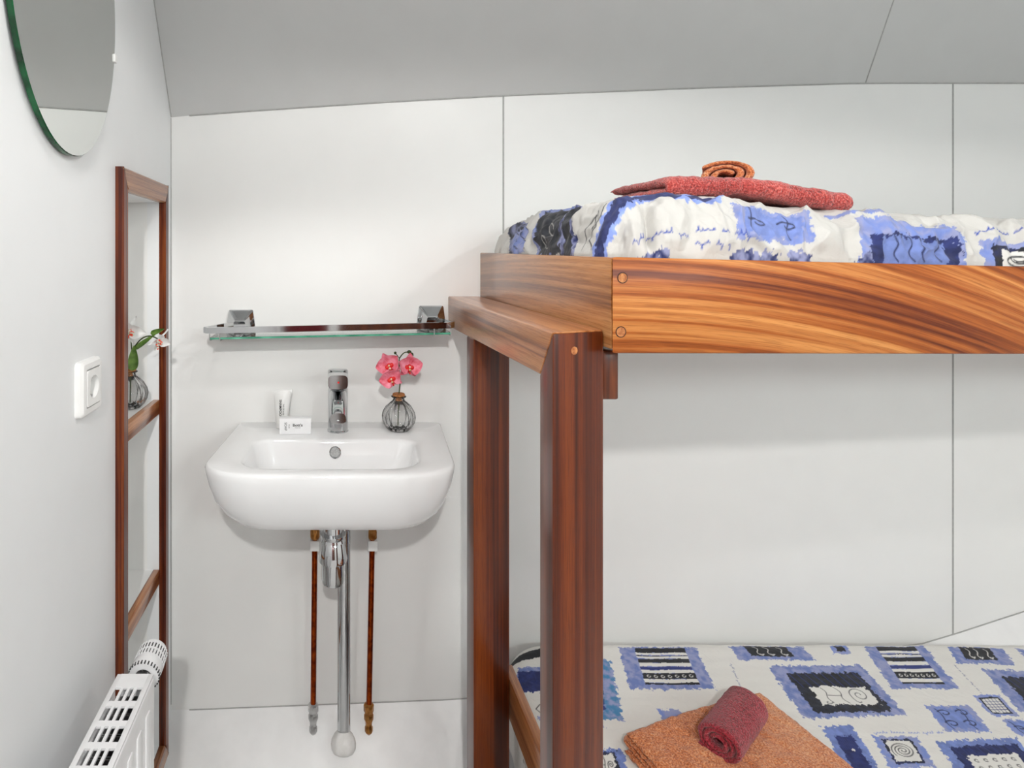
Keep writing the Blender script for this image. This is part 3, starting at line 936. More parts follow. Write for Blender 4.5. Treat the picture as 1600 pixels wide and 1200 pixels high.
# ------------------------------------------------------------------ wall niche with shelves
nb = W(XL, 0.244, NZ0)
niche = thing('wall_niche', nb, 'tall narrow recessed wall niche in a mahogany frame holding two shelves', 'shelf')
bm = bmesh.new()
box(bm, -0.572, -0.562, NO0 - 0.01, NO1 + 0.01, NZ0 - 0.01, NZ1 + 0.01)
box(bm, -0.562, XL - 0.0299, NO0 - 0.01, NO0, NZ0 - 0.01, NZ1 + 0.01); box(bm, -0.562, XL - 0.0299, NO1, NO1 + 0.01, NZ0 - 0.01, NZ1 + 0.01)
box(bm, -0.562, XL - 0.0299, NO0, NO1, NZ1, NZ1 + 0.01); box(bm, -0.562, XL - 0.0299, NO0, NO1, NZ0 - 0.01, NZ0)
obj('recess_lining', bm, M['wall'], niche, label='white niche lining')
PX = -0.434


def framebar(a, b, c, d, name, m):
    """mitred frame bar: outer edge a-b, inner edge d-c as (o, z)."""
    bm = bmesh.new()
    pts = [a, b, c, d]
    e = 0.006
    cx = sum(p[0] for p in pts) / 4; cz = sum(p[1] for p in pts) / 4
    back = [W(XL, *p) for p in pts]; mid_ = [W(PX - 0.004, *p) for p in pts]
    t = [(p[0] + e * 0.55 * (1 if p[0] < cx else -1) if abs(a[0] - b[0]) < 1e-6 else p[0], p[1] + e * 0.55 * (1 if p[1] < cz else -1) if abs(a[1] - b[1]) < 1e-6 else p[1]) for p in pts]
    front = [W(PX, *p) for p in t]
    loft(bm, [back, mid_, front])
    return obj(name, bm, m, niche, smooth=20)


fo0, fo1, fz0, fz1 = 0.079, 0.410, -1.290, 0.186
framebar((fo1, fz0), (fo1, fz1), (NO1, NZ1), (NO1, NZ0), 'frame_stile', M['frame_wood'])
framebar((fo0, fz0), (fo0, fz1), (NO0, NZ1), (NO0, NZ0), 'frame_stile', M['frame_wood'])
framebar((fo0, fz1), (fo1, fz1), (NO1, NZ1), (NO0, NZ1), 'frame_rail', M['frame_wood_y'])
framebar((fo0, fz0), (fo1, fz0), (NO1, NZ0), (NO0, NZ0), 'frame_rail', M['frame_wood_y'])
for zs in (-0.364, -0.797):
    bm = bmesh.new(); box(bm, -0.561, -0.466, NO0, NO1, zs - 0.02, zs)
    s = obj('shelf_board', bm, M['wall'], niche, label='white niche shelf')
    bm = bmesh.new(); box(bm, -0.466, XL + 0.001, NO0, NO1, zs - 0.036, zs + 0.0015, 0.002)
    obj('shelf_lipping', bm, M['beam_wood'], s, label='wooden shelf edge')

# ------------------------------------------------------------------ oval mirror
mo, mz, ma, mb = 0.64, 0.452, 0.195, 0.283
mir = thing('wall_mirror', W(XL, mo, mz), 'frameless oval mirror with a green glass edge on the white side wall', 'mirror')


def oval(x, k, n=96): return [W(x, mo + (ma + k) * math.cos(2 * math.pi * i / n), mz + (mb + k) * math.sin(2 * math.pi * i / n)) for i in range(n)]


bm = bmesh.new(); loft(bm, [oval(XL + 0.004, 0), oval(XL + 0.0115, 0), oval(XL + 0.013, -0.0012)], True, False)
obj('glass_edge', bm, M['green_edge'], mir, label='dark green mirror edge')
bm = bmesh.new(); loft(bm, [oval(XL + 0.0118, -0.0013), oval(XL + 0.0132, -0.0013)])
obj('mirror_face', bm, M['mirror'], mir)
for dz in (-0.15, 0.15):
    bm = bmesh.new(); box(bm, XL, XL + 0.0045, mo - 0.03, mo + 0.03, mz + dz - 0.03, mz + dz + 0.03, 0.001)
    obj('mounting_pad', bm, M['plastic'], mir)
bm = bmesh.new(); box(bm, XL, XL + 0.0165, mo - ma - 0.004, mo - ma + 0.009, 0.385, 0.401, 0.002)
obj('mirror_clip', bm, M['plastic'], mir, label='clear mirror clip')

# ------------------------------------------------------------------ wall socket
so, sz_ = 0.556, -0.232
sk = thing('wall_socket', W(XL, so, sz_), 'white wall socket with a round recess beside the wooden niche frame', 'socket')


def rrect_yz(x, w, h, r, n=6):
    pts = []
    for cx, cz, a0 in ((w - r, h - r, 0), (-w + r, h - r, 90), (-w + r, -h + r, 180), (w - r, -h + r, 270)):
        for i in range(n + 1):
            a = math.radians(a0 + 90 * i / n)
            pts.append(W(x, so + cx + r * math.cos(a), sz_ + cz + r * math.sin(a)))
    return pts


bm = bmesh.new(); loft(bm, [rrect_yz(XL, 0.044, 0.049, 0.008), rrect_yz(XL + 0.009, 0.0435, 0.0485, 0.008), rrect_yz(XL + 0.014, 0.039, 0.044, 0.007), rrect_yz(XL + 0.015, 0.030, 0.034, 0.004), rrect_yz(XL + 0.0125, 0.0295, 0.0335, 0.004)], True, False)
obj('cover_plate', bm, M['plastic'], sk)
bm = bmesh.new()
sq = rrect_yz(XL + 0.0125, 0.028, 0.032, 0.003); n = len(sq)
cen = W(XL, so, sz_)


def circ(x, r, n=28): return [W(x, so + r * math.cos(math.pi / 4 + 2 * math.pi * (i - 3) / n), sz_ + r * math.sin(math.pi / 4 + 2 * math.pi * (i - 3) / n)) for i in range(n)]


loft(bm, [sq, rrect_yz(XL + 0.0165, 0.0275, 0.0315, 0.003), circ(XL + 0.0165, 0.0205), circ(XL + 0.003, 0.0195)], False, True)
ins = obj('socket_insert', bm, M['plastic'], sk)
bm = bmesh.new()
for d in (-0.0095, 0.0095): lathe(bm, W(XL + 0.0025, so + d, sz_), (1, 0, 0), [(0.0028, 0), (0.0028, 0.001)], 12)
box(bm, XL + 0.002, XL + 0.012, so - 0.004, so + 0.004, sz_ + 0.014, sz_ + 0.0195, 0.001); box(bm, XL + 0.002, XL + 0.012, so - 0.004, so + 0.004, sz_ - 0.0195, sz_ - 0.014, 0.001)
obj('contact', bm, M['steel'], ins, label='metal earth clips and pin holes')

# ------------------------------------------------------------------ radiator
RZ, RX0, RX1, RO0, RO1 = -0.742, -0.389, -0.325, 0.566, 1.30
rad = thing('radiator', W(-0.357, RO0, FL), 'white panel radiator with a slotted top grille under the wall socket', 'radiator')
bm = bmesh.new()
cr = [RO0 + 0.034 + 0.0425 * k for k in range(17)]
box(bm, RX0, RX0 + 0.009, RO0, RO1, RZ - 0.004, RZ, 0.0012); box(bm, RX1 - 0.009, RX1, RO0, RO1, RZ - 0.004, RZ, 0.0012)
sw_ = (RX1 - RX0 - 0.018)
for k in range(1, 4):
    x = RX0 + 0.009 + sw_ * k / 4
    box(bm, x - 0.0024, x + 0.0024, RO0 + 0.02, RO1 - 0.01, RZ - 0.004, RZ - 0.0004)
box(bm, RX0 + 0.007, RX1 - 0.007, RO0, RO0 + 0.034, RZ - 0.004, RZ - 0.0002)
for c in cr[:-1]:
    box(bm, RX0 + 0.007, RX1 - 0.007, c + 0.0305, c + 0.0425, RZ - 0.004, RZ - 0.0003)
obj('top_grille', bm, M['enamel'], rad)
bm = bmesh.new(); box(bm, RX1 - 0.012, RX1 + 0.002, RO0 + 0.001, RO1, -1.30, RZ - 0.005, 0.003)
for k in range(16): box(bm, RX1 + 0.001, RX1 + 0.0045, RO0 + 0.03 + k * 0.044, RO0 + 0.052 + k * 0.044, -1.27, RZ - 0.04, 0.003)
obj('front_panel', bm, M['enamel'], rad)
bm = bmesh.new(); box(bm, RX0 - 0.008, RX0 + 0.004, RO0 + 0.03, RO1, -1.30, RZ - 0.022, 0.002)
obj('back_panel', bm, M['enamel'], rad)
bm = bmesh.new(); box(bm, RX0 + 0.006, RX1 - 0.012, RO0, RO0 + 0.003, -1.29, RZ - 0.004, 0.001)
obj('side_cover', bm, M['enamel'], rad)
bm = bmesh.new()
for k in range(48): box(bm, RX0 + 0.008, RX1 - 0.014, RO0 + 0.03 + k * 0.0145, RO0 + 0.0308 + k * 0.0145, -1.26, RZ - 0.018 - 0.004 * (k % 3))
obj('convector_fins', bm, M['steel'], rad)
bm = bmesh.new()
box(bm, XL + 0.001, RX0 - 0.010, RO0 + 0.14, RO0 + 0.17, -1.2, RZ - 0.14, 0.002)
obj('wall_bracket', bm, M['enamel'], rad)
# thermostat head pointing away from the radiator end, and its valve
vp = W(-0.352, RO0 - 0.028, RZ - 0.026); va = Vector((0.02, 1, 0.16)).normalized()
valve = bmesh.new()
lathe(valve, vp - va * 0.03, va, [(0.011, 0), (0.011, 0.03), (0.016, 0.03), (0.016, 0.04)], 20)
valve_o = obj('thermostat_valve', valve, M['dark'], rad, label='dark valve neck')
bm = bmesh.new(); lathe(bm, vp, va, [(0.019, 0.0), (0.0285, 0.003), (0.0285, 0.02), (0.0275, 0.022), (0.0265, 0.056), (0.024, 0.062), (0.012, 0.0625)], 48)
obj('thermostat_head', bm, M['enamel'], valve_o, label='white thermostat knob')
bm = bmesh.new()
fa, fb, fd = frame_of(va)
for k in range(28):
    a = 2 * math.pi * k / 28; rdir = fa * math.cos(a) + fb * math.sin(a)
    tube(bm, [vp + rdir * 0.0272 + va * 0.026, vp + rdir * 0.0262 + va * 0.056], 0.0016, 6)
obj('grip_rib', bm, M['enamel'], valve_o, label='white grip ribs')
bm = bmesh.new()
for k in range(28):
    a = 2 * math.pi * (k + .5) / 28; rdir = fa * math.cos(a) + fb * math.sin(a)
    for h0, h1 in ((0.028, 0.037), (0.042, 0.051)):
        tube(bm, [vp + rdir * 0.0266 + va * h0, vp + rdir * 0.0262 + va * h1], 0.0013, 5)
obj('grip_slot', bm, M['dark'], valve_o, label='dark slots around the knob')
bm = bmesh.new()
for k in range(28):
    a = 2 * math.pi * (k + .5) / 28; rdir = fa * math.cos(a) + fb * math.sin(a)
    tube(bm, [vp + rdir * 0.0283 + va * 0.0005, vp + rdir * 0.0283 + va * 0.007], 0.0014, 5)
obj('dial_marking', bm, M['dark'], valve_o, label='dark ticks around the dial')
bm = bmesh.new(); tube(bm, [W(-0.352, RO0 - 0.028, RZ - 0.04), W(-0.352, RO0 - 0.028, FL)], 0.0075, 12); tube(bm, [W(-0.352, RO0 + 0.002, RZ - 0.03), W(-0.352, RO0 - 0.03, RZ - 0.03)], 0.010, 12)
obj('feed_pipe', bm, M['enamel'], rad)

# ------------------------------------------------------------------ washbasin
BZ = -0.449
SH = -0.075         # the basin sits a touch askew


def bring(hw, o0, o1, rf, rb, z, kf=1.0, n=10, ne=10, bow=0.0):
    """ring of the basin outline: half width, back/front out distance, front/back corner radii (rf across, kf*rf deep)."""
    pts = []
    d = rf * kf
    def corner(cx, cy, rx, ry, a0):
        return [(cx + rx * math.cos(math.radians(a0 + 90 * i / n)), cy + ry * math.sin(math.radians(a0 + 90 * i / n))) for i in range(n + 1)]
    seq = [corner(hw - rf, o1 - d, rf, d, 0), corner(-hw + rf, o1 - d, rf, d, 90), corner(-hw + rb, o0 + rb, rb, rb, 180), corner(hw - rb, o0 + rb, rb, rb, 270)]
    for k, c in enumerate(seq):
        pts += c
        a, b = c[-1], seq[(k + 1) % 4][0]
        for i in range(1, ne): pts.append((a[0] + (b[0] - a[0]) * i / ne, a[1] + (b[1] - a[1]) * i / ne))
    out = []
    for x, o in pts:
        o2 = o + bow * (1 - (x / max(hw, .01)) ** 2) * max(0, (o - 0.15) / 0.25)
        out.append(W(0.0105 + x + SH * o2, o2, z))
    return out


basin = thing('washbasin', W(0, 0.0, BZ - 0.16), 'white ceramic washbasin with rounded front corners mounted on the white wall', 'washbasin')
bm = bmesh.new()
hw = 0.2745
rings = [
    bring(0.17, 0.0, 0.27, 0.08, 0.012, BZ - 0.151, 0.8),
    bring(0.205, 0.0, 0.315, 0.10, 0.012, BZ - 0.1495, 0.8),
    bring(0.228, 0.0, 0.338, 0.11, 0.012, BZ - 0.141, 0.8),
    bring(0.245, 0.0, 0.357, 0.115, 0.012, BZ - 0.118, 0.75),
    bring(0.259, 0.0, 0.374, 0.12, 0.012, BZ - 0.088, 0.72, bow=0.003),
    bring(0.2685, 0.0, 0.386, 0.125, 0.012, BZ - 0.05, 0.68, bow=0.006),
    bring(0.273, 0.0, 0.391, 0.125, 0.012, BZ - 0.022, 0.65, bow=0.008),
    bring(hw, 0.0, 0.392, 0.125, 0.012, BZ - 0.010, 0.64, bow=0.008),
    bring(hw - 0.0015, 0.0, 0.391, 0.124, 0.012, BZ - 0.003, 0.64, bow=0.008),
    bring(hw - 0.006, 0.004, 0.387, 0.120, 0.012, BZ, 0.64, bow=0.008),
    bring(0.203, 0.149, 0.360, 0.072, 0.045, BZ - 0.0005, 0.8, bow=0.004),
    bring(0.197, 0.154, 0.354, 0.068, 0.042, BZ - 0.003, 0.8, bow=0.004),
    bring(0.192, 0.157, 0.349, 0.066, 0.040, BZ - 0.010, 0.8, bow=0.003),
    bring(0.182, 0.166, 0.338, 0.066, 0.042, BZ - 0.05, 0.8),
    bring(0.170, 0.176, 0.325, 0.065, 0.05, BZ - 0.085, 0.8),
    bring(0.145, 0.195, 0.305, 0.06, 0.05, BZ - 0.112, 0.8),
    bring(0.09, 0.22, 0.28, 0.03, 0.025, BZ - 0.124, 0.9),
    bring(0.02, 0.235, 0.268, 0.012, 0.012, BZ - 0.128, 1.0),
]
loft(bm, rings)
obj('basin_body', bm, M['ceramic'], basin, smooth=60)
bm = bmesh.new(); ov = W(-0.002, 0.1622, -0.4795); oa = Vector((0, -1, 0.3))
lathe(bm, ov, oa, [(0.0145, -0.002), (0.0145, 0.002), (0.0125, 0.0032), (0.0115, 0.002), (0.0115, 0.0)], 32, cap1=False)
orr = obj('overflow_ring', bm, M['chrome'], basin, label='chrome overflow ring')
bm = bmesh.new(); lathe(bm, ov, oa, [(0.0116, 0.0), (0.0116, 0.0012)], 28)
obj('overflow_cap', bm, M['grey'], orr, label='grey overflow mesh')
bm = bmesh.new(); lathe(bm, W(0.0105 + SH * 0.25, 0.25, BZ - 0.129), (0, 0, 1), [(0.03, 0), (0.03, 0.003), (0.022, 0.005), (0.02, 0.003)], 28)
obj('drain_plug', bm, M['chrome'], basin)

# ------------------------------------------------------------------ mixer tap
tx, to = 0.005, 0.082
tap = thing('mixer_tap', W(tx, to, BZ), 'chrome single lever mixer tap standing on the washbasin', 'tap')
bm = bmesh.new(); lathe(bm, W(tx, to, BZ - 0.0005), (0, 0, 1), [(0.0275, 0), (0.0275, 0.003), (0.0255, 0.005), (0.0255, 0.108), (0.0245, 0.110), (0.0245, 0.112)], 40)
obj('tap_body', bm, M['chrome'], tap)
bm = bmesh.new()
rg = []
for t in range(9):
    k = t / 8
    o = to + 0.012 + 0.112 * k
    zc_ = BZ + 0.098 - 0.030 * k * k - 0.004
    hw_, hh = 0.0225 - 0.004 * k, 0.020 - 0.007 * k
    rg.append([W(tx + hw_ * math.copysign(abs(math.cos(a)) ** 0.7, math.cos(a)), o, zc_ + hh * math.copysign(abs(math.sin(a)) ** 0.7, math.sin(a))) for a in (2 * math.pi * i / 24 for i in range(24))])
loft(bm, rg)
sp_ = obj('spout', bm, M['chrome'], tap)
bm = bmesh.new(); lathe(bm, W(tx, to + 0.112, BZ + 0.062), (0, -0.25, -1), [(0.0115, -0.006), (0.0115, 0.006), (0.009, 0.007)], 24)
obj('aerator', bm, M['steel'], sp_)
bm = bmesh.new(); lathe(bm, W(tx, to, BZ + 0.113), (0, 0.03, 1), [(0.0235, 0), (0.0262, 0.002), (0.0262, 0.042), (0.024, 0.045), (0.010, 0.046)], 40)
rg = []
for t in range(7):
    k = t / 6
    o = to + 0.004 + 0.062 * k
    z = BZ + 0.1365 + 0.002 * k
    hw_, hh = 0.0255 - 0.001 * k, 0.0205 - 0.003 * k
    rg.append([W(tx + hw_ * math.copysign(abs(math.cos(a)) ** 0.5, math.cos(a)), o, z + hh * math.copysign(abs(math.sin(a)) ** 0.5, math.sin(a))) for a in (2 * math.pi * i / 24 for i in range(24))])
loft(bm, rg)
lv = obj('lever', bm, M['chrome'], tap, smooth=50)
bm = bmesh.new(); ball(bm, W(tx + 0.001, to + 0.066, BZ + 0.138), 0.0026, 1, .5, 1); 
obj('temperature_dot', bm, M['red'], lv, label='red dot on the lever')

# ------------------------------------------------------------------ waste trap under the basin
cx_ = 0.0105 + SH * 0.25 + 0.001
trap = thing('drain_trap', W(cx_, 0.2, -1.27), 'chrome bottle trap and waste pipe under the washbasin', 'pipe')
bo = 0.235
bm = bmesh.new(); lathe(bm, W(cx_, bo, -0.611), (0, 0, -1), [(0.0215, 0), (0.0215, 0.034), (0.030, 0.034), (0.030, 0.039), (0.028, 0.043), (0.030, 0.049)], 36)
obj('tail_piece', bm, M['chrome'], trap)
bm = bmesh.new(); lathe(bm, W(cx_, bo, -0.659), (0, 0, -1), [(0.024, 0), (0.0265, 0.003), (0.0338, 0.044), (0.033, 0.049), (0.027, 0.049)], 36)
obj('cone_nut', bm, M['chrome'], trap)
bm = bmesh.new(); lathe(bm, W(cx_, bo, -0.708), (0, 0, -1), [(0.0268, 0), (0.0268, 0.044), (0.025, 0.051), (0.019, 0.056), (0.008, 0.058)], 36)
obj('trap_cup', bm, M['chrome'], trap)
px_ = 0.0205; po = 0.072
bm = bmesh.new()
pts = [W(cx_, bo - 0.012, -0.655), W(cx_ + 0.004, bo - 0.045, -0.655)] + arc(W(cx_ + 0.012, po + 0.075, -0.652), W(px_ + 0.002, po, -0.648), W(px_, po, -0.72), 10) + [W(px_, po, -0.9), W(px_, po, -1.268)]
tube(bm, pts, 0.0172, 24)
obj('waste_pipe', bm, M['chrome'], trap)
bm = bmesh.new(); lathe(bm, W(px_, po, -0.69), (0, 0, -1), [(0.0175, 0), (0.0195, 0.002), (0.0195, 0.016), (0.0175, 0.018)], 28)
obj('slip_nut', bm, M['chrome'], trap)
bm = bmesh.new(); lathe(bm, W(px_ - 0.001, po + 0.006, -1.243), (0, -0.38, -1), [(0.0172, -0.010), (0.024, -0.004), (0.031, 0.008), (0.0325, 0.018), (0.031, 0.028), (0.026, 0.036), (0.02, 0.039)], 28)
obj('wall_collar', bm, M['rubber'], trap, label='white rubber collar at the foot of the pipe')

# ------------------------------------------------------------------ copper supply pipes
for i, (xt, xb) in enumerate(((-0.0555, -0.0605), (0.0965, 0.0865))):
    po2 = 0.055
    cp = thing('copper_pipe', W(xb, po2, -1.25), ['thin copper supply pipe just beside the chrome bottle trap', 'thin copper supply pipe standing apart from the trap, beyond the waste pipe'][i], 'pipe', 'copper supply pipes')
    bm = bmesh.new(); tube(bm, [W(xt, po2, -0.60), W(xt, po2, -0.70), W(xb, po2, -1.215)], 0.0074, 16)
    obj('pipe_run', bm, M['copper'], cp)
    bm = bmesh.new(); lathe(bm, W(xt, po2, -0.686), (0, 0, -1), [(0.008, 0), (0.0105, 0.001), (0.0105, 0.018), (0.0085, 0.02), (0.0085, 0.028), (0.011, 0.03), (0.0125, 0.036), (0.0125, 0.052), (0.010, 0.056), (0.0075, 0.058)], 6 if i else 12)
    obj('compression_fitting', bm, M['brass'], cp, label='brass compression fitting')
    bm = bmesh.new(); box(bm, xt - 0.0125, xt + 0.0125, 0.0, po2 + 0.009, -0.772, -0.745, 0.002)
    obj('pipe_clip', bm, M['plastic'], cp, label='grey plastic pipe clip')
    bm = bmesh.new(); lathe(bm, W(xb, po2, -1.180), (0, 0, -1), [(0.0075, -0.004), (0.0135, 0.0), (0.0135, 0.016), (0.010, 0.022), (0.0125, 0.026), (0.0125, 0.038), (0.009, 0.045), (0.0085, 0.055), (0.0105, 0.058), (0.0105, 0.07), (0.004, 0.078)], 8)
    obj('valve_fitting', bm, M['steel' if i == 0 else 'brass'], cp, label='metal valve fitting at the pipe foot')

# ------------------------------------------------------------------ glass shelf with chrome rail
shf = thing('glass_shelf', W(0, 0, -0.2), 'clear glass bathroom shelf with a chrome rail above the washbasin', 'shelf')
gx0, gx1 = -0.320, 0.291
tilt = 0.013
def gz(x, z): return z + tilt * (x + 0.0) / 0.6
bm = bmesh.new(); hexa(bm, [W(x, o, gz(x, z)) for x in (gx0, gx1) for o in (0.012, 0.1235) for z in (-0.2005, -0.1960)], 0.0008, 1)
gp = obj('glass_panel', bm, M['shelf_glass'], shf)
bm = bmesh.new(); hexa(bm, [W(x, o, gz(x, z)) for x in (gx0, gx1) for o in (0.1236, 0.1252) for z in (-0.2008, -0.1958)], 0.0006, 1)
obj('polished_edge', bm, M['shelf_edge'], gp, label='green polished glass edge')
bm = bmesh.new()
zr = -0.1765
R = lambda x, o: W(x, o, gz(x, zr))
path = [R(-0.262, 0.022), R(-0.300, 0.045), R(-0.331, 0.118), R(-0.320, 0.134), R(0.285, 0.134), R(0.296, 0.118), R(0.286, 0.045), R(0.262, 0.022)]
# flat bar, one piece, mitred along the loop
rings = []
for i, p in enumerate(path):
    a = path[max(i - 1, 0)]; b = path[min(i + 1, len(path) - 1)]
    t1 = (p - a).normalized() if i else (b - p).normalized(); t2 = (b - p).normalized() if i < len(path) - 1 else t1
    t = (t1 + t2).normalized(); nrm = Vector((t.y, -t.x, 0)).normalized(); k = 1 / max(0.5, t.dot(t1))
    up = Vector((0, 0, 1))
    rings.append([p - nrm * 0.004 * k - up * 0.0075, p + nrm * 0.004 * k - up * 0.0075, p + nrm * 0.004 * k + up * 0.0075, p - nrm * 0.004 * k + up * 0.0075])
loft(bm, rings)
obj('rail', bm, M['chrome'], shf, smooth=20)
for bx in (-0.2585, 0.259):
    bm = bmesh.new()
    zb = gz(bx, -0.168)
    def rr(w, h, o, r=0.006, dz=0):
        pts = []
        for sx, sz, a0 in ((1, 1, 0), (-1, 1, 90), (-1, -1, 180), (1, -1, 270)):
            for i in range(5):
                a = math.radians(a0 + 22.5 * i)
                ww = w * (0.84 if sz > 0 else 1.0)
                pts.append(W(bx + sx * (ww - r) + r * math.cos(a), o, zb + dz + sz * (h - r) + r * math.sin(a)))
        return pts
    loft(bm, [rr(0.040, 0.031, 0.0), rr(0.040, 0.031, 0.006), rr(0.034, 0.026, 0.013), rr(0.020, 0.014, 0.026, 0.004, -0.006), rr(0.018, 0.010, 0.034, 0.004, -0.008)])
    bk = obj('bracket', bm, M['chrome'], shf)
    bm = bmesh.new(); box(bm, bx - 0.012, bx + 0.012, 0.012, 0.05, gz(bx, -0.1965) + 0.0005, gz(bx, -0.188), 0.0015); box(bm, bx - 0.012, bx + 0.012, 0.010, 0.05, gz(bx, -0.206), gz(bx, -0.2008), 0.0012)
    obj('glass_clamp', bm, M['chrome'], bk)
for hx in (-0.3175, -0.292, 0.247, 0.2885):
    bm = bmesh.new()
    z0 = gz(hx, -0.182); zb = gz(hx, -0.2035)
    tube(bm, [W(hx, 0.130, z0)] + arc(W(hx, 0.130, zb + 0.006), W(hx, 0.130, zb), W(hx, 0.122, zb), 5) + [W(hx, 0.10, zb)], 0.0013, 8)
    obj('wire_hook', bm, M['steel'], shf)

# ------------------------------------------------------------------ ribbed glass vases
def vase(loc, label):
    t = thing('bud_vase', loc, label, 'vase', 'ribbed glass bud vases')
    x, o, z = loc.x, -loc.y, loc.z - H
    bm = bmesh.new()
    outer = [(0.020, 0.0005), (0.027, 0.001), (0.034, 0.009), (0.0405, 0.022), (0.0425, 0.035), (0.040, 0.048), (0.032, 0.062), (0.0215, 0.072), (0.0155, 0.077)]
    a, b, d = frame_of((0, 0, 1))
    rings = []
    def ring(r, h, amp, n=112):
        return [W(x, o, z) + d * h + a * (r * (1 + amp * (abs(math.cos(7 * t)) - 0.6)) * math.cos(t)) + b * (r * (1 + amp * (abs(math.cos(7 * t)) - 0.6)) * math.sin(t)) for t in (2 * math.pi * i / n for i in range(n))]
    for i, (r, h) in enumerate(outer): rings.append(ring(r, h, 0.11 if 1 < i < 7 else 0.03))
    for r, h in ((0.0145, 0.081), (0.0145, 0.084), (0.0195, 0.0862), (0.0195, 0.0878), (0.0145, 0.0885), (0.0122, 0.087), (0.0122, 0.078)): rings.append(ring(r, h, 0))
    for r, h in ((0.0185, 0.070), (0.0285, 0.060), (0.0365, 0.047), (0.0390, 0.035), (0.037, 0.023), (0.030, 0.011), (0.018, 0.007)): rings.append(ring(r, h, 0.05))
    loft(bm, rings)
    obj('glass_body', bm, M['vase_glass'], t, smooth=70)
    bm = bmesh.new(); lathe(bm, W(x, o, z + 0.077), (0, 0, 1), [(0.0105, 0), (0.0118, 0.0115), (0.0162, 0.0125), (0.0162, 0.0165), (0.0145, 0.018), (0.003, 0.018)], 28)
    obj('cork', bm, M['cork'], t)
    return t


va1 = W(0.163, 0.078, BZ + 0.0003)
vase(va1, 'ribbed round glass bud vase with cork standing on the washbasin beside the tap')
va2 = W(-0.500, 0.185, -0.3637)
vase(va2, 'ribbed round glass bud vase with cork standing inside the wall niche')


def petal(c, along, nrm, L, Wd, cup, curl_=0.0, tip=0.6, nu=10, nv=7, th=0.0006):
    """petal from c along a direction, facing nrm."""
    along = Vector(along).normalized(); nrm = Vector(nrm); nrm = (nrm - along * nrm.dot(along)).normalized()
    side = along.cross(nrm)
    bm = bmesh.new()
    S = []
    for s in (1, -1):
        rows = []
        for i in range(nu + 1):
            u = i / nu
            w = Wd * (math.sin(math.pi * min(1, u ** tip * 0.97 + 0.03)) ** 0.75 if u < 1 else 0.02) * 0.5 + 0.0004
            row = []
            for j in range(nv):
                v = j / (nv - 1) * 2 - 1
                h = cup * (v * v) * w * 2 + curl_ * u * u * L + 0.0012 * math.sin(5 * u + 3 * v) * u
                row.append(bm.verts.new(Vector(c) + along * (L * u) + side * (w * v) + nrm * (h + s * th)))
            rows.append(row)
        S.append(rows)
        for a, b in zip(rows, rows[1:]):
            for j in range(nv - 1): bm.faces.new((a[j], a[j + 1], b[j + 1], b[j]))
    A, B = S
    for i in range(nu):
        for j in (0, nv - 1): bm.faces.new((A[i][j], A[i + 1][j], B[i + 1][j], B[i][j]))
    for i in (0, nu):
        for j in range(nv - 1): bm.faces.new((A[i][j], A[i][j + 1], B[i][j + 1], B[i][j]))
    return bm


def orchid(parent, c, face, up, size, pm, lm, spin=0, bead=True, narrow=1.0):
    """orchid bloom: two broad petals, three sepals, a lip with two cream beads."""
    face = Vector(face).normalized(); up = Vector(up); up = (up - face * up.dot(face)).normalized(); sd = up.cross(face).normalized()
    R2 = lambda deg: up * math.cos(math.radians(deg + spin)) + sd * math.sin(math.radians(deg + spin))
    bm = bmesh.new(); ball(bm, c + face * 0.004, 0.0045 * size / 0.03, 1, 1, 1)
    for s in (-1, 1):
        d_ = (R2(s * 115) * 0.7 + face * 0.5).normalized()
        ball(bm, c + d_ * size * 0.26 + face * 0.002, size * 0.17, 1, .7, 1)
    lipd = (R2(180) + face * 0.7).normalized()
    ball(bm, c + lipd * size * 0.36, size * 0.15, .8, .8, 1.35); ball(bm, c + lipd * size * 0.58 + face * 0.003, size * 0.09, .8, .8, 1.2)
    fl = obj('flower', bm, lm, parent, label='lip at the heart of the bloom')
    for deg, L, w, off in ((72, 1.0, 1.3, 0.0035), (-72, 1.0, 1.3, 0.0035), (0, 0.98, 0.78 * narrow, -0.001), (140, 0.92, 0.72 * narrow, -0.002), (-140, 0.92, 0.72 * narrow, -0.002)):
        d_ = (R2(deg) + face * 0.12).normalized()
        obj('petal', petal(c + face * off, d_, face, size * L, size * w * (narrow if narrow < 1 else 1), 0.30 if abs(deg) < 100 and deg else 0.2, 0.16 if abs(deg) < 100 and deg else -0.05), pm, fl, label='petal')
    if bead:
        for k in (0.05, 0.30):
            bm = bmesh.new(); ball(bm, c + lipd * size * k + face * size * 0.24, size * 0.085)
            obj('bead', bm, M['yellow'], fl, label='cream bead')
    return fl


sprig = thing('orchid_sprig', va1 + Vector((0, 0, 0.06)), 'pink artificial orchid sprig with red lips standing in the vase by the tap', 'flower')
c0 = va1 + Vector((0.001, 0, 0.095))
bm = bmesh.new()
top = va1 + Vector((0.004, -0.002, 0.128))
tube(bm, [va1 + Vector((-0.002, 0, 0.012)), va1 + Vector((0.0, 0, 0.07)), c0, top], 0.0016, 8)
tube(bm, arc(top, top + Vector((-0.004, 0, 0.03)), va1 + Vector((0.002, 0.004, 0.185)), 8) + arc(va1 + Vector((0.004, 0.004, 0.188)), va1 + Vector((0.018, 0.0, 0.212)), va1 + Vector((0.032, -0.004, 0.196)), 8), 0.0015, 8)
tube(bm, [top, va1 + Vector((-0.012, -0.006, 0.14))], 0.0012, 8)
ball(bm, va1 + Vector((-0.009, 0.0, 0.200)), 0.0036); tube(bm, [va1 + Vector((0.002, 0.004, 0.186)), va1 + Vector((-0.009, 0.0, 0.200))], 0.0011, 6)
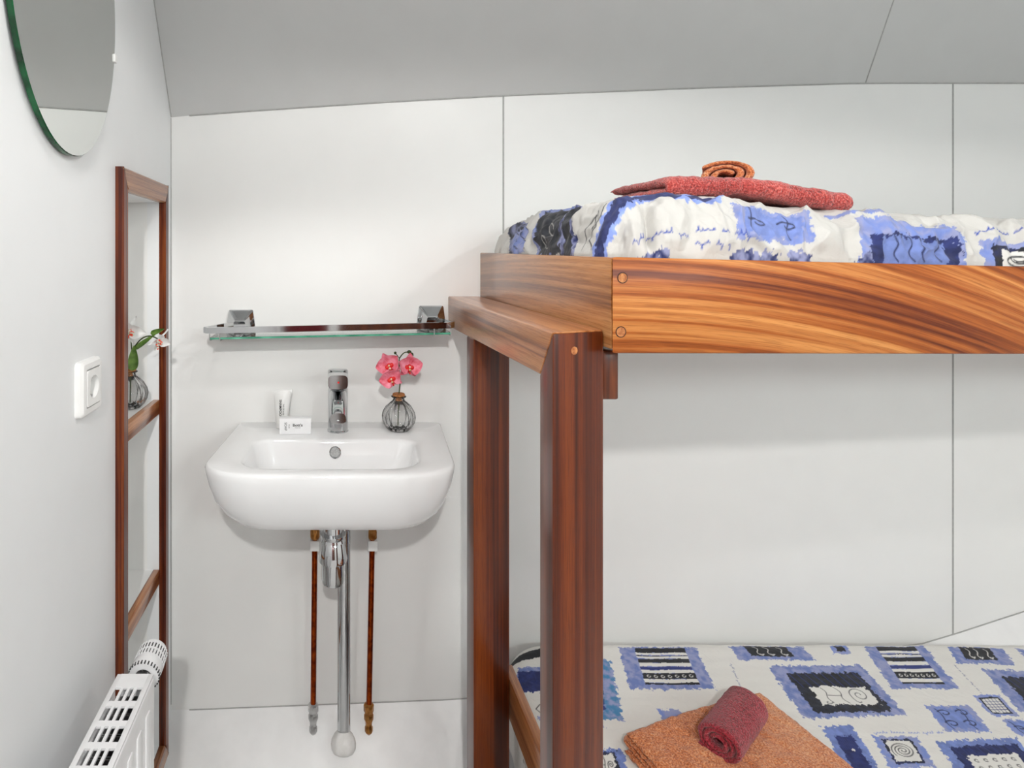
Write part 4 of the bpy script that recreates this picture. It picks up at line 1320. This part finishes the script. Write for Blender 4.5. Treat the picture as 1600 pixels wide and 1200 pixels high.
ball(bm, va1 + Vector((0.027, -0.002, 0.203)), 0.0058, 1, 1, .8); ball(bm, va1 + Vector((0.0335, -0.004, 0.196)), 0.005, .9, 1, 1.2)
obj('stem', bm, M['stem'], sprig)
sz0 = 0.0345
orchid(sprig, va1 + Vector((-0.0265, -0.022, 0.173)), (-0.25, -1, 0.05), (-0.25, 0, 1), sz0, M['pink'], M['red'], -16)
orchid(sprig, va1 + Vector((0.0235, -0.020, 0.170)), (0.2, -1, 0.05), (0.05, 0, 1), sz0, M['pink'], M['red'], 4)
orchid(sprig, va1 + Vector((-0.0215, -0.028, 0.141)), (-0.2, -1, -0.1), (-0.3, 0, 1), sz0 * 0.93, M['pink'], M['red'], -10)

spr2 = thing('orchid_sprig', va2 + Vector((0, 0, 0.06)), 'white artificial orchid sprig with orange lips and a green leaf in the niche vase', 'flower')
bm = bmesh.new()
b2 = va2 + Vector((0.004, 0, 0.095))
tube(bm, [va2 + Vector((0.002, 0, 0.012)), va2 + Vector((0.003, 0, 0.07)), b2, va2 + Vector((0.006, 0, 0.135))], 0.0018, 8)
tube(bm, arc(va2 + Vector((0.006, 0, 0.135)), va2 + Vector((0.035, -0.006, 0.19)), va2 + Vector((0.072, -0.012, 0.168)), 10), 0.0017, 8)
tube(bm, arc(va2 + Vector((0.006, 0, 0.135)), va2 + Vector((0.004, -0.002, 0.17)), va2 + Vector((0.006, -0.010, 0.19)), 6), 0.0015, 8)
obj('stem', bm, M['stem'], spr2)
obj('leaf', petal(va2 + Vector((0.012, -0.014, 0.092)), (0.06, -0.02, 1), (0.5, -1, 0), 0.062, 0.024, 0.15, 0.08), M['leaf'], spr2, label='broad green leaf')
obj('leaf', petal(va2 + Vector((0.016, -0.006, 0.142)), (1, -0.1, 0.72), (-0.4, -1, 0.5), 0.062, 0.013, 0.2, 0.0), M['leaf'], spr2, label='slim green leaf')
obj('leaf', petal(va2 + Vector((0.05, 0.006, 0.178)), (1, -0.05, 0.35), (0, -1, 0.2), 0.036, 0.012, 0.2, 0.0), M['leaf'], spr2, label='small green leaf')
orchid(spr2, va2 + Vector((0.008, -0.022, 0.188)), (0.25, -1, 0.0), (0.1, 0, 1), 0.040, M['white_petal'], M['orange_lip'], 18, False, 0.62)
orchid(spr2, va2 + Vector((0.074, -0.014, 0.166)), (0.75, -0.35, -0.45), (0.6, 0.2, 1), 0.034, M['white_petal'], M['orange_lip'], 10, False, 0.5)

# ------------------------------------------------------------------ shampoo tube and soap box
def text(parent, name, s, loc, rot, size, m, bold=0.0, sx=1.0):
    cu = bpy.data.curves.new(name, 'FONT')
    cu.body = s; cu.size = size; cu.extrude = 0.00012; cu.align_x = 'CENTER'; cu.align_y = 'CENTER'; cu.offset = bold
    cu.materials.append(m)
    tmp = bpy.data.objects.new(name, cu)
    COL.objects.link(tmp)
    bpy.context.view_layer.update()
    me = bpy.data.meshes.new_from_object(tmp.evaluated_get(bpy.context.evaluated_depsgraph_get()))
    bpy.data.objects.remove(tmp); bpy.data.curves.remove(cu)
    if not me.materials: me.materials.append(m)
    o = bpy.data.objects.new(name, me)
    o.parent = parent
    o.location = loc - wloc(parent); o.rotation_euler = rot; o.scale = (sx, 1, 1)
    COL.objects.link(o)
    o['label'] = 'black printed lettering'
    return o


tb = W(-0.1435, 0.052, BZ + 0.0003)
tu = thing('shampoo_tube', tb, 'small frosted white shampoo tube standing upright behind the soap box', 'tube')
bm = bmesh.new()
rings = []
for k in range(13):
    t = k / 12
    h = 0.012 + 0.084 * t
    wx, wy = 0.0165 + 0.0085 * t ** 1.2, 0.0165 * (1 - t) ** 0.9 + 0.0012
    rings.append([tb + Vector((wx * math.cos(a) + 0.002 * t, wy * math.sin(a) + 0.006 * t, h + 0.002 * t * math.cos(a))) for a in (2 * math.pi * i / 28 for i in range(28))])
loft(bm, rings)
obj('tube_body', bm, M['tube'], tu)
bm = bmesh.new(); hexa(bm, [tb + Vector((x + 0.002, y + 0.006, z + 0.002 * x / 0.025)) for x in (-0.0252, 0.0252) for y in (-0.0015, 0.0015) for z in (0.0855, 0.0975)], 0.0004, 1)
obj('crimped_seal', bm, M['plastic'], tu)
bm = bmesh.new(); lathe(bm, tb, (0, 0, 1), [(0.0150, 0), (0.0155, 0.002), (0.0150, 0.0125)], 28)
obj('screw_cap', bm, M['plastic'], tu)
tr = (math.radians(78), math.radians(90), 0)
rotm = (Matrix.Rotation(math.radians(-11), 3, 'X') @ Matrix.Rotation(math.radians(90), 3, 'X') @ Matrix.Rotation(math.radians(-90), 3, 'Z')).to_euler()
text(tu, 'lettering', 'SHAMPOO', tb + Vector((-0.0025, -0.0128, 0.054)), rotm, 0.0088, M['ink'], 0.00012)
text(tu, 'lettering', 'hair & body', tb + Vector((0.006, -0.0125, 0.049)), rotm, 0.0060, M['ink'])
bm = bmesh.new(); ball(bm, tb + Vector((0.0, 0.004, 0.090)), 0.0012, 1, .4, 1, 8)
obj('printed_dot', bm, M['ink'], tu, label='small black dot')

sb_ = W(-0.104, 0.104, BZ + 0.0003)
sbx = thing('soap_box', sb_, 'small white cardboard soap box standing upright in front of the shampoo tube', 'box')
ang = math.radians(3.5)
RM = Matrix.Rotation(ang, 3, 'Z')
bm = bmesh.new(); hexa(bm, [sb_ + RM @ Vector((x, y, z)) for x in (-0.040, 0.040) for y in (0.012, -0.012) for z in (0.0, 0.0395)], 0.0007, 2)
obj('carton', bm, M['card'], sbx)
fr = (Matrix.Rotation(ang, 3, 'Z') @ Matrix.Rotation(math.radians(90), 3, 'X'))
f2 = fr @ Matrix.Rotation(math.radians(-90), 3, 'Z')
text(sbx, 'lettering', 'SOAP', sb_ + RM @ Vector((-0.0245, -0.01215, 0.020)), f2.to_euler(), 0.0085, M['ink'])
text(sbx, 'lettering', 'fresh', sb_ + RM @ Vector((-0.0155, -0.01215, 0.020)), f2.to_euler(), 0.0050, M['ink'])
text(sbx, 'lettering', "Bott's", sb_ + RM @ Vector((0.006, -0.01215, 0.0225)), fr.to_euler(), 0.0098, M['ink'], 0.0002, 1.1)
text(sbx, 'lettering', 'body care', sb_ + RM @ Vector((0.006, -0.01215, 0.0165)), fr.to_euler(), 0.0036, M['ink'])

# ------------------------------------------------------------------ bunk bed frame
bunk = thing('bunk_bed', W(0.35, 0.5, FL), 'varnished mahogany bunk bed frame with two square posts and a wide side rail', 'bed')
BX0, BX1 = 0.306, 0.393
# beam against the wall, mitred onto the front post
zt, zb_ = -0.1065, -0.176
bm = bmesh.new()
hexa(bm, [W(BX0, 0.0, zb_ - 0.012), W(BX0, 0.0, zt), W(BX0, 0.732, zb_), W(BX0, 0.786, zt), W(BX1, 0.0, zb_ - 0.012), W(BX1, 0.0, zt), W(BX1, 0.716, zb_), W(BX1, 0.752, zt)], 0.003, 3)
obj('cross_beam', bm, M['beam_wood'], bunk, smooth=30)
bm = bmesh.new()
hexa(bm, [W(BX0, 0.7325, FL), W(BX0, 0.7325, zb_ - 0.0005), W(BX0, 0.787, FL), W(BX0, 0.787, zt - 0.0005), W(BX1, 0.7165, FL), W(BX1, 0.7165, zb_ - 0.0005), W(BX1, 0.7535, FL), W(BX1, 0.7535, zt - 0.0005)], 0.003, 3)
fp = obj('post', bm, M['post_wood'], bunk, smooth=30)
bm = bmesh.new(); lathe(bm, W(0.342, 0.7731, -0.134), (0.385, -1, 0), [(0.0058, -0.006), (0.0058, 0.0004)], 18)
obj('wood_plug', bm, M['plug'], fp, label='pale round wooden plug')
bm = bmesh.new()
hexa(bm, [W(BX0, 0.232, -1.24), W(BX0, 0.232, zb_ - 0.008), W(BX0, 0.302, -1.40), W(BX0, 0.302, zb_ - 0.006), W(BX1, 0.222, -1.24), W(BX1, 0.222, zb_ - 0.008), W(BX1, 0.278, -1.40), W(BX1, 0.278, zb_ - 0.006)], 0.003, 3)
obj('post', bm, M['post_wood'], bunk, smooth=30)
bm = bmesh.new(); box(bm, 0.3935, 0.4145, 0.225, 0.752, -1.050, -0.958, 0.002)
obj('lower_bar', bm, M['beam_wood'], bunk)
# end board and the wide side rail (its far end sits a little closer to the wall and lower)
bm = bmesh.new()
hexa(bm, [W(0.3935, 0.0, -0.120), W(0.3935, 0.0, 0.0125), W(0.3935, 0.7765, -0.132), W(0.3935, 0.7765, 0.0), W(0.419, 0.0, -0.120), W(0.419, 0.0, 0.0125), W(0.419, 0.748, -0.132), W(0.419, 0.748, 0.0)], 0.002, 2)
obj('end_board', bm, M['end_wood'], bunk, smooth=30)
RK, RD = 0.126, 0.022
def railp(x, do, z): return W(x, 0.7775 - RK * (x - 0.393) - do, z - RD * (x - 0.393))
bm = bmesh.new()
hexa(bm, [railp(x, do, z) for xa, xb in ((0.4195, 0.3937), (2.32, 2.32)) for x, do in ((xa, 0.0255), (xb, 0.0)) for z in (-0.1375, 0.0005)], 0.003, 3)
rl = obj('side_rail', bm, M['rail_wood'], bunk, smooth=30)
for px2, pz in ((0.410, -0.029), (0.4075, -0.1065)):
    bm = bmesh.new(); lathe(bm, railp(px2, 0, pz), (RK, -1, 0), [(0.0068, -0.006), (0.0068, 0.0006)], 20)
    pg = obj('wood_plug', bm, M['plug'], rl, label='round wooden plug')
    bm = bmesh.new(); lathe(bm, railp(px2, 0, pz), (RK, -1, 0), [(0.0082, -0.004), (0.0082, 0.0003), (0.0066, 0.0003), (0.0066, -0.004)], 20, cap0=False, cap1=False)
    obj('plug_rim', bm, M['dark_wood'], pg, label='dark rim around the plug')
bm = bmesh.new(); box(bm, 0.3945, 0.4205, 0.690, 0.742, -0.212, -0.1385, 0.003)
obj('support_block', bm, M['dark_wood'], bunk, label='dark block under the rail end')
bm = bmesh.new()
hexa(bm, [W(x, o, z - RD * (x - 0.393)) for x in (0.4195, 2.32) for o in (0.0, 0.745 - RK * (x - 0.393)) for z in (-0.055, -0.03)])
obj('bed_base', bm, M['ceil'], bunk, label='grey board under the upper mattress')
bm = bmesh.new(); box(bm, 2.32, 2.36, 0.0, 0.54, -0.19, -0.04, 0.002)
obj('end_board', bm, M['end_wood'], bunk)

# ------------------------------------------------------------------ bed linen
us = axis_pts((0.40 - 0.06, 1.30, 0.0017), (1.30, 2.24 + 0.05, 0.008))
vs = axis_pts((0.0, 0.40, 0.006), (0.40, 0.79, 0.0017))
qm = UP['r'] * math.pi / 2 + 0.0015
cloth_object('duvet', us, vs, upper_xyz, print_upper, qm + 0.002, W(1.3, 0.4, 0.0))
tag(bpy.data.objects['duvet'], 'crumpled white duvet printed with blue and black patches on the upper bunk', 'duvet', 'printed duvets')
us = axis_pts((0.20, 0.36, 0.006), (0.36, 1.80, 0.0017), (1.80, 2.10, 0.01))
vs = axis_pts((-0.02, 0.03, 0.01), (0.03, 0.45, 0.0017), (0.45, 0.98, 0.008))
lo_d = cloth_object('duvet', us, vs, lower_xyz, print_lower, 0.19, W(1.2, 0.4, -1.25))
tag(lo_d, 'smooth white duvet printed with blue and black patches on the lower bunk', 'duvet', 'printed duvets')
bm = bmesh.new(); box(bm, 0.45, 1.98, 0.27, 0.76, -1.20, -1.165, 0.004); box(bm, 0.45, 1.98, 0.70, 0.758, FL, -1.19, 0.004)
bb = obj('bed_box', bm, M['enamel'], None, W(1.2, 0.4, FL))
tag(bb, 'white bed box carrying the lower bunk duvet', 'bed base')

# ------------------------------------------------------------------ towels
def towel(name, line, th, width, loc, rz, m, label, cat, group, seed=1, edge=0.005, nx=70, amp=0.0022, warp=None, flat=1.0):
    """thick terry strip folded along line [(depth, z)...] and extruded across width."""
    P = [np.array(p, float) for p in line]
    # resample
    seg = [np.hypot(*(b - a)) for a, b in zip(P, P[1:])]
    cum = np.concatenate([[0], np.cumsum(seg)])
    n = max(40, int(cum[-1] / 0.004))
    s = np.linspace(0, cum[-1], n)
    Q = np.stack([np.interp(s, cum, [p[i] for p in P]) for i in (0, 1)], 1)
    for _ in range(2): Q[1:-1] = (Q[:-2] + 2 * Q[1:-1] + Q[2:]) / 4
    T = np.gradient(Q, axis=0); T /= np.linalg.norm(T, axis=1)[:, None] + 1e-9
    N = np.stack([-T[:, 1], T[:, 0]], 1)
    hs = th / 2 * np.minimum(1, np.sqrt(np.clip(np.minimum(s, cum[-1] - s) / (th * 0.5), 0.02, 1)))
    loop = np.concatenate([Q + N * hs[:, None], (Q - N * hs[:, None])[::-1]])
    ln = np.concatenate([N, -N[::-1]])
    sl = np.concatenate([s, cum[-1] * 1.3 + s[::-1]])
    ts = np.linspace(-1, 1, nx)
    X = np.sign(ts) * (width / 2) * (1 - (1 - np.abs(ts)) ** 1.0)
    V = []
    for x in X:
        k = min(1, math.sqrt(max(0.0, (width / 2 - abs(x)) / edge)) * 0.75 + 0.25)
        base = np.concatenate([Q, Q[::-1]])
        pt = base + (loop - base) * k
        nz = amp * fnoise(sl, np.full_like(sl, x), 55, seed, 3) + 0.0016 * fnoise(sl, np.full_like(sl, x), 260, seed + 9, 1)
        pt = pt + ln * nz[:, None]
        wx = np.full(len(pt), x) + 0.004 * fnoise(sl, np.full_like(sl, 0.3), 14, seed + 4, 2)
        V.append(np.stack([wx, -pt[:, 0], pt[:, 1] * flat], 1))
    V = np.array(V)
    if warp is not None: V = warp(V)
    nl = V.shape[1]
    h = nl // 2
    me = bpy.data.meshes.new(name)
    F = []
    for i in range(nx - 1):
        for j in range(nl):
            a, b = i * nl + j, i * nl + (j + 1) % nl
            F.append((a, b, b + nl, a + nl))
    for i, fl in ((0, 1), (nx - 1, -1)):
        for j in range(h - 1):
            q = (i * nl + j, i * nl + j + 1, i * nl + nl - 2 - j, i * nl + nl - 1 - j)
            F.append(q if fl < 0 else q[::-1])
    me.from_pydata(V.reshape(-1, 3).tolist(), [], F)
    me.polygons.foreach_set('use_smooth', [True] * len(F))
    me.materials.append(m)
    o = bpy.data.objects.new(name, me)
    o.location = loc; o.rotation_euler = (0, 0, rz)
    COL.objects.link(o)
    return tag(o, label, cat, group)


def spiral(r0, r1, turns, n=90, tail=None):
    pts = [((r0 + (r1 - r0) * i / n) * math.cos(2 * math.pi * turns * i / n), (r0 + (r1 - r0) * i / n) * math.sin(2 * math.pi * turns * i / n)) for i in range(n + 1)]
    return pts


def fold(L, th, n, gap=0.0006):
    """n layers of length L folded back and forth; depth runs 0..L, z up from th/2."""
    pts = []
    for k in range(n):
        z = th / 2 + k * (th + gap)
        a, b = (0, L) if k % 2 == 0 else (L, 0)
        pts += [(a + (b - a) * i / 8, z) for i in range(9)]
        if k < n - 1:
            s = 1 if k % 2 == 0 else -1
            for i in range(1, 6):
                t = math.pi * i / 6
                pts.append((b + s * (th + gap) / 2 * math.sin(t), z + (th + gap) / 2 * (1 - math.cos(t))))
    return pts


# lower bunk: orange bath towel with a rolled crimson cloth on it
def warp_lo(V):
    V[..., 2] += 0.006 * np.cos(V[..., 0] * 9) * (V[..., 2] > 0.02) - 0.10 * 0.0 - 0.0
    return V
rzt = math.radians(-18)
oc = W(0.795, 0.305, -1.0605)
t_or = towel('bath_towel', fold(0.26, 0.0125, 4), 0.0125, 0.385, oc + Vector((0, 0, 0.010)), math.radians(18), M['terry_orange'], 'folded orange bath towel lying on the lower bunk duvet', 'towel', 'bath towels', 3, 0.010, 80, 0.004, warp_lo)
t_or.rotation_euler = (math.radians(5.5), 0, math.radians(18))
rl2 = towel('washcloth', spiral(0.011, 0.042, 2.9), 0.0105, 0.175, W(0.835, 0.372, -0.978), math.radians(219), M['terry_crimson'], 'rolled crimson washcloth lying on the orange towel', 'washcloth', 'rolled washcloths', 5, 0.006, 50, 0.0015, None, 0.80)
# upper bunk: brick red bath towel with a rolled orange cloth on it
def warp_up(V):
    x = V[..., 0]
    V[..., 2] += -0.20 * np.maximum(x + 0.03, 0) ** 1.15 - 0.004
    V[..., 1] += 0.03 * x
    V[..., 2] += -0.03 * np.clip(-V[..., 1] - 0.12, 0, 1)
    return V
up_line = fold(0.20, 0.0150, 2, 0.003)
t_rd = towel('bath_towel', up_line, 0.0150, 0.315, W(0.708, 0.425, 0.1085), math.radians(0), M['terry_red'], 'folded brick red bath towel lying on the upper bunk duvet', 'towel', 'bath towels', 7, 0.012, 80, 0.0045, warp_up)
rl3 = towel('washcloth', spiral(0.011, 0.043, 2.4), 0.0115, 0.13, W(0.735, 0.50, 0.149), math.radians(58), M['terry_orange'], 'rolled orange washcloth lying on the brick red towel', 'washcloth', 'rolled washcloths', 9, 0.006, 50, 0.0015, None, 0.56)
